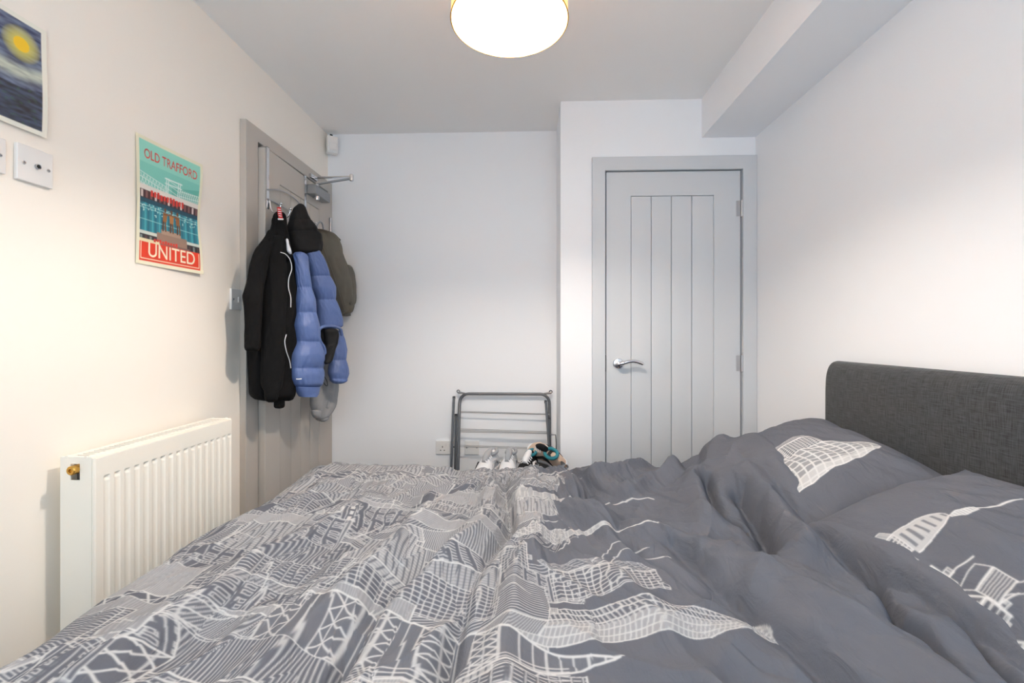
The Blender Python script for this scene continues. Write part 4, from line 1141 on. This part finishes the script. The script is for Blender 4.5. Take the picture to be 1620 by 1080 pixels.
# ------------------------------------------------------------------ clothes hanging from the hooks
def garment(name, rows, xl, xr, th, mat, parent, seams=None, amp=0.008, freq=5.0, seed=1, off=0.0, m=90, n=72, power=0.8, puff=0.30, open_end=False, tilt=0.0):
    """A soft closed body lofted through rings. rows: (image row, left, right) read off the photograph and carried on to the planes x = xl and x = xr in front of the door."""
    rows = [np.array(r_, float) for r_ in rows]
    py = np.array([r_[0] for r_ in rows])
    tt = np.linspace(0, 1, m)
    p = py[0] + (py[-1] - py[0]) * tt
    Lp = np.interp(p, py, [r_[1] for r_ in rows]); Rp = np.interp(p, py, [r_[2] for r_ in rows])
    ker = np.array([1, 2, 3, 2, 1]) / 9.0
    sl = lambda v: np.convolve(np.pad(v, 2, 'edge'), ker, 'valid')
    Lp, Rp = sl(Lp), sl(Rp)
    xlv = np.interp(tt, np.linspace(0, 1, len(xl)), xl) if hasattr(xl, '__len__') else np.full(m, xl)
    xrv = np.interp(tt, np.linspace(0, 1, len(xr)), xr) if hasattr(xr, '__len__') else np.full(m, xr)
    thv = np.interp(tt, np.linspace(0, 1, len(th)), th) if hasattr(th, '__len__') else np.full(m, th)
    ph = np.linspace(0, 2 * np.pi, n, endpoint=False)
    out = np.zeros((m, n, 3))
    for i in range(m):
        A = on_x(Lp[i], p[i], xlv[i]); B = on_x(Rp[i], p[i], xrv[i])
        zc = (A[2] + B[2]) / 2
        c_ = (A + B) / 2; e1 = B - A; a = np.linalg.norm(e1[:2]) / 2
        e1 = e1 / np.linalg.norm(e1)
        e2 = np.array([e1[1], -e1[0], 0.0]); e2 /= np.linalg.norm(e2)
        b = thv[i]
        if seams:
            s_ = np.array([py[0]] + list(seams) + [py[-1]])
            k = min(max(np.searchsorted(s_, p[i], 'right') - 1, 0), len(s_) - 2)
            fr = (p[i] - s_[k]) / max(s_[k + 1] - s_[k], 1e-6)
            bul = 1 - puff + puff * max(math.sin(math.pi * min(max(fr, 0), 1)), 0) ** .45
            nearseam = math.exp(-min(fr, 1 - fr) / .16)
            b *= bul; a *= 1 - (1 - bul) * 0.18
        cp, sp_ = np.cos(ph), np.sin(ph)
        cx_ = np.sign(cp) * np.abs(cp) ** power; sx_ = np.sign(sp_) * np.abs(sp_) ** power
        w_ = perlin(ph / 6.283 * freq * 2 + seed * 3.1, np.full(n, p[i] / 60.0) + seed, seed)
        w_ = np.where(ph > 6.0, w_ * (6.283 - ph) / .283, w_)
        w2 = perlin(ph * 2.6 + seed, np.full(n, p[i] / 18.0), seed + 3)
        bump_ = amp * (1.5 * w_ + 0.6 * w2) * (1.0 if seams is None else 0.7)
        if seams is not None:
            bump_ += 0.003 * perlin(ph * 5, np.full(n, p[i] / 9.0), seed + 5) + (0.0055 * nearseam) * perlin(ph * 8 + seed, np.full(n, p[i] / 22.0), seed + 6)
        endt = min(1, min(i, m - 1 - i) / 5.0) if not open_end else 1.0
        rs = math.sqrt(max(0.02, 1 - (1 - endt) ** 2)) if endt < 1 else 1.0
        nose = np.array([0, 0, H]) - c_
        c_ = c_ + nose / np.linalg.norm(nose) * off      # layers stand in front of one another
        pos = c_[None] + e1[None] * (a * cx_ * (0.55 + .45 * rs))[:, None] + e2[None] * ((b * rs * sx_ + bump_ * (0.35 + 0.65 * np.abs(sx_))))[:, None]
        out[i] = pos
    out[0] = out[0].mean(0) * .6 + out[0] * .4; out[-1] = out[-1] if open_end else out[-1].mean(0) * .35 + out[-1] * .65
    pl_ = np.array(parent.location) if parent is not None else np.zeros(3)
    o = grid_obj(name, out - pl_, mat, parent, closed_u=True)
    bmx = bmesh.new(); bmx.from_mesh(o.data); bmx.verts.ensure_lookup_table()
    bmx.faces.new([bmx.verts[k] for k in range(n)])
    if not open_end: bmx.faces.new([bmx.verts[(m - 1) * n + k] for k in range(n)][::-1])
    bmesh.ops.recalc_face_normals(bmx, faces=bmx.faces[:])
    bmx.to_mesh(o.data); bmx.free()
    o.data.polygons.foreach_set('use_smooth', [True] * len(o.data.polygons))
    return o
def px_tube(name, pts, r, mat, parent, n=8):
    """pts: (column, row, x plane)."""
    loc = np.array(parent.location)
    return tube(name, [tuple(q - loc) for q in spline([on_x(a, b, x) for a, b, x in pts], 6)], r, mat, parent, n)

# black hoodie, nearest the camera
hoo = thing('hoodie', 'black zip hoodie with white zip hanging nearest on the door rack', 'hoodie', (-1.08, 1.97, 0.83))
garment('body', [(338, 437, 447), (352, 432, 450), (370, 424, 454), (393, 412, 460), (420, 404, 464), (450, 399, 467), (500, 394, 467), (560, 393, 466), (610, 395, 466), (634, 397, 465)],
        (-1.125, -1.14, -1.14), (-1.08, -1.03, -1.03), (.022, .05, .058, .055), M_BLACKFAB, hoo, amp=.012, freq=4, seed=2, m=120, n=110)
garment('sleeve', [(362, 430, 444), (374, 421, 442), (385, 411, 436), (394, 404, 430), (404, 401, 425), (420, 399, 421), (440, 393, 419), (468, 383, 416), (485, 386, 415), (515, 388, 413), (534, 387, 412), (537, 389, 411), (556, 387, 411)],
        (-1.125, -1.13, -1.13), (-1.075, -1.07, -1.08), (.026, .038, .036, .034), M_BLACKFAB, hoo, amp=.008, freq=3, seed=4, off=.040, m=110)
garment('sleeve', [(372, 424, 450), (420, 421, 452), (480, 418, 451), (540, 415, 449), (600, 414, 446), (613, 415, 445), (617, 418, 441), (636, 418, 440)],
        (-1.10, -1.10, -1.09), (-1.055, -1.045, -1.045), (.022, .036, .038, .034), M_BLACKFAB, hoo, amp=.009, freq=3, seed=6, off=.050, m=110)
garment('hem', [(556, 449, 466), (590, 444, 467), (622, 441, 466), (634, 443, 464)], (-1.10, -1.09), (-1.04, -1.03), .030, M_BLACKFAB, hoo, amp=.007, freq=3, seed=8, off=.04, m=50)
garment('cuff', [(616, 432, 449), (634, 434, 450), (646, 435, 449)], (-1.10, -1.10), (-1.06, -1.06), .022, M_BLACKFAB, hoo, amp=.004, freq=3, seed=9, off=.035, m=30)
garment('hood', [(334, 438, 447), (350, 432, 452), (370, 426, 457), (395, 424, 461), (412, 428, 462)], (-1.12, -1.11), (-1.07, -1.03), (.018, .034, .03), M_BLACKFAB, hoo, amp=.009, freq=4, seed=10, off=.03, m=50)
px_tube('zip', [(444, 399, -1.01), (452, 402, -1.005), (459, 411, -1.0), (461.5, 425, -.995), (457, 440, -.995), (456.5, 455, -.995), (460, 470, -.995), (460, 486, -.995)], .0016, M_WHITEFAB, hoo)
px_tube('zip', [(453, 529, -1.0), (450.5, 540, -1.0), (453, 555, -1.0), (458, 570, -1.0), (460, 582, -1.0)], .0016, M_WHITEFAB, hoo)
garment('lining', [(377, 453, 455), (388, 453, 458), (397, 454, 461), (402, 458, 462)], -1.06, -1.05, .005, M_WHITEFAB, hoo, amp=.001, off=.085, m=20, n=24)
# red key band on the first hook
lan = thing('lanyard', 'short red and white key band hanging above the black hoodie', 'lanyard', (-1.085, 1.985, 1.66))
px_tube('band', [(441, 328, -1.055), (442, 333, -1.053), (443, 340, -1.052), (444, 345, -1.052)], .0085, M_RED, lan, 10)
for q in (331, 334.5, 338, 341.5):
    px_tube('stripe', [(441.3 + (q - 327) * .16 - 2.6, q - .4, -1.0500), (441.3 + (q - 327) * .16, q, -1.0455), (441.3 + (q - 327) * .16 + 2.4, q + .4, -1.0455)], .0016, M_WHITEFAB, lan, 6)
px_tube('tag', [(440.5, 346.3, -1.050), (447.5, 346.6, -1.047)], .0035, M_WHITEFAB, lan, 8)

# blue puffer jacket
puf = thing('puffer_jacket', 'blue quilted puffer jacket with black shoulders hanging in middle of door rack', 'jacket', (-1.03, 2.12, 0.86))
garment('yoke', [(322, 471, 480), (328, 465, 483), (342, 460, 487), (358, 457, 497), (372, 456, 504), (388, 458, 505), (402, 462, 504)], (-1.11, -1.08, -1.07), (-1.085, -1.01, -1.0),
        (.020, .055, .065), M_BLACKNYLON, puf, seams=[348, 366], amp=.010, freq=4, seed=12, off=.01, m=70, puff=.18)
garment('lining', [(392, 470, 500), (430, 474, 506), (480, 478, 515), (540, 484, 528), (575, 488, 524)], (-1.08, -1.07), (-1.0, -0.99), .05, M_BLACKNYLON, puf, amp=.008, freq=4, seed=13, off=-.02, m=60)
garment('sleeve', [(398, 469, 481), (415, 468, 487), (430, 467, 490), (456, 469, 494), (475, 467, 498), (495, 468, 500), (515, 465, 503), (540, 468, 505), (560, 462, 508), (582, 461, 509), (600, 462, 508), (614, 466, 506)],
        (-1.05, -1.04), (-1.0, -0.98, -0.975), (.035, .042, .048, .055, .045), M_BLUE, puf, seams=[455, 494, 540, 582], amp=.006, freq=3, seed=14, off=.060, m=140, n=96, puff=.34)
cuff = garment('cuff', [(611, 469, 504), (617, 470, 503), (623, 472, 502), (627, 474, 500)], -1.03, -.98, .034, M_BLUE, puf, amp=.002, seed=15, off=.060, m=20, n=60, open_end=True)
garment('cuff_opening', [(618, 474, 499), (622, 475, 499), (626.5, 477, 498)], -1.025, -.985, .026, M_BLACKNYLON, puf, amp=.001, seed=16, off=.061, m=12, n=40)
px_tube('logo', [(468.5, 599.3, -.975), (472, 599.5, -.968), (477, 599.0, -.960)], .0022, M_WHITEFAB, puf, 6)
garment('side_panel', [(388, 483, 503), (400, 483, 508), (412, 484, 513), (437, 490, 521), (455, 492, 527), (474, 499, 529), (490, 501, 534), (508, 503, 539), (520, 504, 540)],
        (-1.05, -1.02), (-.99, -0.96), (.035, .048, .052, .045), M_BLUE, puf, seams=[437, 474], amp=.006, freq=3, seed=18, off=.035, m=120, n=96, puff=.32)
garment('armhole', [(519, 511, 534), (530, 513, 536), (545, 515, 534), (560, 513, 526), (576, 511, 519)], (-.975, -.975), (-.925, -.925), .020, M_BLACKNYLON, puf, amp=.003, seed=19, off=.055, m=40, n=40)
px_tube('hem', [(503, 530, -.945), (505, 521, -.94), (513, 516, -.935), (527, 516, -.925), (538, 520, -.92), (541, 530, -.92)], .0075, M_BLUE, puf, 10)
px_tube('hem', [(503, 527, -.945), (507, 540, -.94), (513, 550, -.935), (514, 560, -.935), (511, 570, -.94)], .007, M_BLUE, puf, 10)
garment('hem_panel', [(522, 524, 541), (535, 523, 545), (552, 521, 547), (569, 523, 547), (590, 521, 550), (602, 523, 548), (607, 525, 545)], (-1.01, -1.0), (-.955, -.945), (.036, .042, .036), M_BLUE, puf,
        seams=[569, 599], amp=.005, freq=3, seed=20, off=.015, m=70, n=72, puff=.30)
px_tube('drawcord', [(510, 588, -1.0), (510, 600, -.995), (514, 608, -.99), (518, 610, -.985), (517, 602, -.985), (511, 592, -.995)], .0014, M_BLACKNYLON, puf, 6)

# olive grey rucksack
bag = thing('backpack', 'olive grey canvas backpack hanging at the hinge side of door', 'backpack', (-1.08, 2.40, 1.27))
garment('bag_body', [(362, 503, 512), (369, 501, 526), (378, 500, 534), (390, 502, 537), (405, 504, 538), (425, 508, 543), (445, 514, 549), (465, 521, 553), (480, 528, 556), (494, 535, 556), (500, 540, 553)],
        (-1.115, -1.11), (-1.06, -1.05), (.04, .065, .07, .06), M_OLIVE, bag, amp=.009, freq=3, seed=22, m=110, n=84)
garment('side_pocket', [(418, 540, 552), (432, 541, 557), (450, 543, 559), (470, 545, 559), (484, 547, 558)], (-1.06, -1.05), (-1.035, -1.03), .035, M_OLIVE, bag, amp=.006, seed=24, off=.0, m=50, n=60)
px_tube('carry_loop', [(500, 366, -1.11), (502, 356, -1.105), (506, 351, -1.10), (510, 354, -1.10), (512, 366, -1.10)], .004, M_GREYMESH, bag, 8)
px_tube('strap', [(536, 378, -1.045), (541, 400, -1.04), (548, 418, -1.03), (555, 432, -1.025), (558, 446, -1.022)], .006, M_OLIVE, bag, 8)
px_tube('drawcord', [(543, 425, -1.035), (551, 428, -1.028), (558, 436, -1.022)], .0018, M_BLACKNYLON, bag, 6)
px_tube('drawcord', [(554, 446, -1.025), (556, 458, -1.022), (557, 472, -1.022), (553, 480, -1.025)], .0018, M_BLACKNYLON, bag, 6)
px_tube('buckle', [(533, 376, -1.05), (537, 380, -1.045)], .008, M_BLACKNYLON, bag, 10)
px_tube('seam', [(505, 372, -1.045), (514, 398, -1.03), (526, 430, -1.02), (538, 468, -1.02), (545, 492, -1.02)], .0022, M_OLIVE, bag, 6)
# pale grey sweatshirt and yellow bag underneath
swe = thing('sweatshirt', 'pale grey sweatshirt hanging below the blue puffer jacket', 'sweatshirt', (-1.09, 2.36, 0.70))
garment('body', [(400, 488, 512), (470, 490, 524), (540, 492, 530), (590, 494, 533), (615, 494, 533), (640, 492, 530), (655, 495, 524), (663, 503, 518), (667, 507, 515)], (-1.125, -1.12), (-1.06, -1.05), (.03, .045, .05, .035), M_LIGHTKNIT, swe, amp=.009, freq=3, seed=26, m=110, n=84)
garment('cuff', [(648, 493, 507), (656, 494, 506), (662, 497, 508)], -1.10, -1.075, .022, M_LIGHTKNIT, swe, amp=.003, seed=27, off=.045, m=20, n=40)
px_tube('fold', [(526, 600, -1.055), (522, 622, -1.05), (518, 645, -1.052)], .007, M_LIGHTKNIT, swe, 8)
yel = thing('cloth_bag', 'yellow cloth bag peeping out below the olive backpack', 'bag', (-1.10, 2.50, 1.13))
garment('bag_body', [(400, 524, 538), (450, 530, 543), (495, 536, 549), (510, 536, 549), (522, 536, 548), (529, 538, 546)], -1.145, -1.105, .018, M_YELLOW, yel, amp=.005, seed=28, m=60, n=48)

# ------------------------------------------------------------------ folded clothes airer against the far wall
air = thing('clothes_airer', 'folded grey metal clothes airer leaning against the far wall', 'airer', (-0.14, 2.62, 0.0))
def al(p): return (p[0] + 0.14, p[1] - 2.62, p[2])
def fy(z): return 2.545 + 0.12 * z / 0.8        # the frames lean back towards the wall
def ubar(x0, x1, zt, r, z0=0.012, dy=0.0):
    pts = [(x0, fy(z0) + dy, z0), (x0, fy(zt - r) + dy, zt - r)]
    for a in np.linspace(0, math.pi / 2, 8)[1:]:
        pts.append((x0 + r - r * math.cos(a), fy(zt) + dy, zt - r + r * math.sin(a)))
    for a in np.linspace(math.pi / 2, math.pi, 8):
        pts.append((x1 - r - r * math.cos(a), fy(zt) + dy, zt - r + r * math.sin(a)))
    pts += [(x1, fy(z0) + dy, z0)]
    return [al(q) for q in pts]
tube('frame', ubar(-0.404, 0.122, 0.798, 0.052), 0.0088, M_GREYMETAL, air, 12)
for nm, p, q in (('leg', (-0.436, fy(.784) - .01, 0.784), (-0.440, fy(0) - .05, 0.012)), ('leg', (0.100, fy(.765) - .02, 0.765), (0.150, fy(0) - .05, 0.012)),
                 ('strut', (-0.425, fy(.68) + .012, 0.68), (-0.422, fy(0) + .03, 0.012)), ('strut', (0.118, fy(.665) - .008, 0.665), (0.134, fy(0) - .02, 0.012))):
    bmx = bmesh.new(); add_tube(bmx, [al(p), al(q)], 0.0072, 12); o_ = bm_obj(nm, bmx, M_GREYMETAL, air)
    tube('end_cap', [al(p), al((p[0], p[1], p[2] - 0.016))], 0.0082, M_DARK, o_, 12)
for z, dz in ((0.697, .004), (0.690, .001), (0.598, .005), (0.588, .002), (0.580, -.002), (0.506, .004), (0.497, .002)):
    tube('wire', [al((-0.404, fy(z) - .002 + (0.006 if dz < .003 else 0), z)), al((0.122, fy(z) - .002, z - 0.008 - dz))], 0.0018, M_STEEL, air, 6)
for x in (-0.412, 0.130):
    tube('eyelet', [al((x + 0.008 * math.cos(a) * 1.0, fy(.81) - .004, 0.812 + 0.008 * math.sin(a))) for a in np.linspace(0, 6.283, 14, endpoint=False)], 0.003, M_GREYMETAL, air, 6, True)
    bmx = bmesh.new(); add_tube(bmx, [al((x, fy(.80) - .004, 0.806)), al((x + (.05 if x < 0 else -.05), fy(.80) - .004, 0.7995))], [0.007, 0.004], 8); bm_obj('corner_bracket', bmx, M_GREYMETAL, air)
bmx = bmesh.new(); add_tube(bmx, [al((0.122, 2.60, 0.575)), al((0.154, 2.60, 0.575)), al((0.158, 2.60, 0.53)), al((0.158, 2.60, 0.42))], 0.003, 8); bm_obj('stay', bmx, M_GREYMETAL, air)

# ------------------------------------------------------------------ shoes on a low rack behind the bed
rk = thing('shoe_rack', 'low black shoe rack behind the bed under the trainers', 'rack', (-0.055, 2.27, 0.0))
for z in (0.14, 0.454):
    box('shelf', (-0.215, -0.145, z), (0.215, 0.145, z + 0.016), M_BLACKNYLON, rk, 0.003)
for x in (-0.215, 0.200):
    box('side', (x, -0.145, 0), (x + 0.015, 0.145, 0.464), M_BLACKNYLON, rk, 0.003)
def make_shoe(name, label, loc, rz, upper, sole, accent, collar, pitch_=0.0, roll=0.0, scale=1.0, group=None):
    t = thing(name, label, 'shoe', loc, rz, group)
    t.rotation_euler = (roll, pitch_, rz); t.scale = (scale,) * 3
    Ls = 0.27
    u = np.linspace(0, 1, 34)
    wid = np.interp(u, [0, .06, .2, .42, .62, .8, .93, 1], [.012, .028, .034, .033, .042, .044, .030, .008])
    sh = np.interp(u, [0, .4, .7, 1], [0, -.004, .004, .010])
    # sole
    ph = np.linspace(0, 2 * np.pi, 28, endpoint=False)
    S_ = np.zeros((34, 28, 3))
    for i in range(34):
        lift = 0.010 * max(0, (u[i] - .75) / .25) ** 2
        th_ = np.interp(u[i], [0, .5, 1], [.034, .028, .022]) / 2
        cp, sp_ = np.cos(ph), np.sin(ph)
        S_[i, :, 0] = u[i] * Ls - .10; S_[i, :, 1] = sh[i] + (wid[i] + .005) * np.sign(cp) * np.abs(cp) ** .4; S_[i, :, 2] = lift + th_ + th_ * np.sign(sp_) * np.abs(sp_) ** .5
    grid_obj('sole', S_, sole, t, closed_u=True)
    hgt = np.interp(u, [0, .05, .15, .30, .45, .62, .8, .93, 1], [.075, .098, .102, .090, .098, .078, .058, .040, .018])
    U_ = np.zeros((34, 28, 3))
    for i in range(34):
        cp, sp_ = np.cos(ph), np.sin(ph)
        base = .024
        up = np.clip(sp_, -.25, 1)
        U_[i, :, 0] = u[i] * Ls - .10
        U_[i, :, 1] = sh[i] + wid[i] * np.sign(cp) * np.abs(cp) ** .75 * (1 - .38 * np.clip(sp_, 0, 1) ** 2 * (u[i] < .55))
        U_[i, :, 2] = base + (hgt[i] - base) * np.where(up > 0, up ** .85, up * .4)
        if .10 < u[i] < .36:
            U_[i, :, 2] = np.minimum(U_[i, :, 2], hgt[i] - .004)
    grid_obj('upper', U_, upper, t, closed_u=True)
    tube('collar', [(-.10 + Ls * (.21 + .16 * math.cos(a)), .024 * math.sin(a), .096 + .008 * (math.cos(a) < 0) * abs(math.cos(a)) - .002) for a in np.linspace(0, 6.283, 22, endpoint=False)], .0085, collar, t, 10, True)
    lathe('opening_shade', [(.0235, .0905), (.0235, .0925)], (-.10 + Ls * .21, 0, 0), M_DARK, t, 'Z', 20)  # black disc painting the shade inside the opening; the upper is closed
    tube('tongue', [(-.10 + Ls * .33, 0, .108), (-.10 + Ls * .42, 0, .103), (-.10 + Ls * .56, 0, .089), (-.10 + Ls * .66, 0, .076)], [.014, .017, .016, .010], accent, t, 10)
    for k in range(4):
        q = .44 + .065 * k
        z_ = np.interp(q, u, hgt)
        tube('lace', [(-.10 + Ls * q, -.024, z_ - .012), (-.10 + Ls * q, -.010, z_ + .005), (-.10 + Ls * (q + .02), .010, z_ + .005), (-.10 + Ls * (q + .02), .024, z_ - .012)], .0028, M_WHITEFAB, t, 6)
    bmx = bmesh.new()
    for sgn in (-1, 1):
        add_tube(bmx, [(-.10 + Ls * q, sgn * (np.interp(q, u, wid) * .97) + np.interp(q, u, sh), z) for q, z in ((.16, .035), (.28, .058), (.42, .060), (.56, .046), (.70, .034))], [.003, .006, .007, .006, .003], 8)
    bm_obj('side_stripe', bmx, accent, t); 
    return t
TOP = 0.470
make_shoe('trainer', 'white leather trainer at the left end of the shoe pile', (-0.192, 2.215, TOP), math.radians(-104), M_WHITELEATHER, M_WHITELEATHER, M_GREYMESH, M_GREYMESH, scale=0.98)
make_shoe('trainer', 'white leather trainer between the leftmost trainer and the black one', (-0.092, 2.235, TOP), math.radians(-98), M_WHITELEATHER, M_WHITELEATHER, M_GREYMESH, M_GREYMESH, scale=0.96)
make_shoe('trainer', 'black trainer with teal collar and white stripe in middle of pile', (0.002, 2.215, TOP), math.radians(-106), M_BLACKNYLON, M_WHITELEATHER, M_WHITELEATHER, M_TEAL, scale=.95)
make_shoe('trainer', 'beige and teal trainer tipped up at right end of shoe pile', (0.124, 2.26, TOP + 0.048), math.radians(128), M_BEIGE, M_WHITELEATHER, M_BLACKNYLON, M_TEAL, roll=math.radians(-42), pitch_=math.radians(-12), scale=1.0)
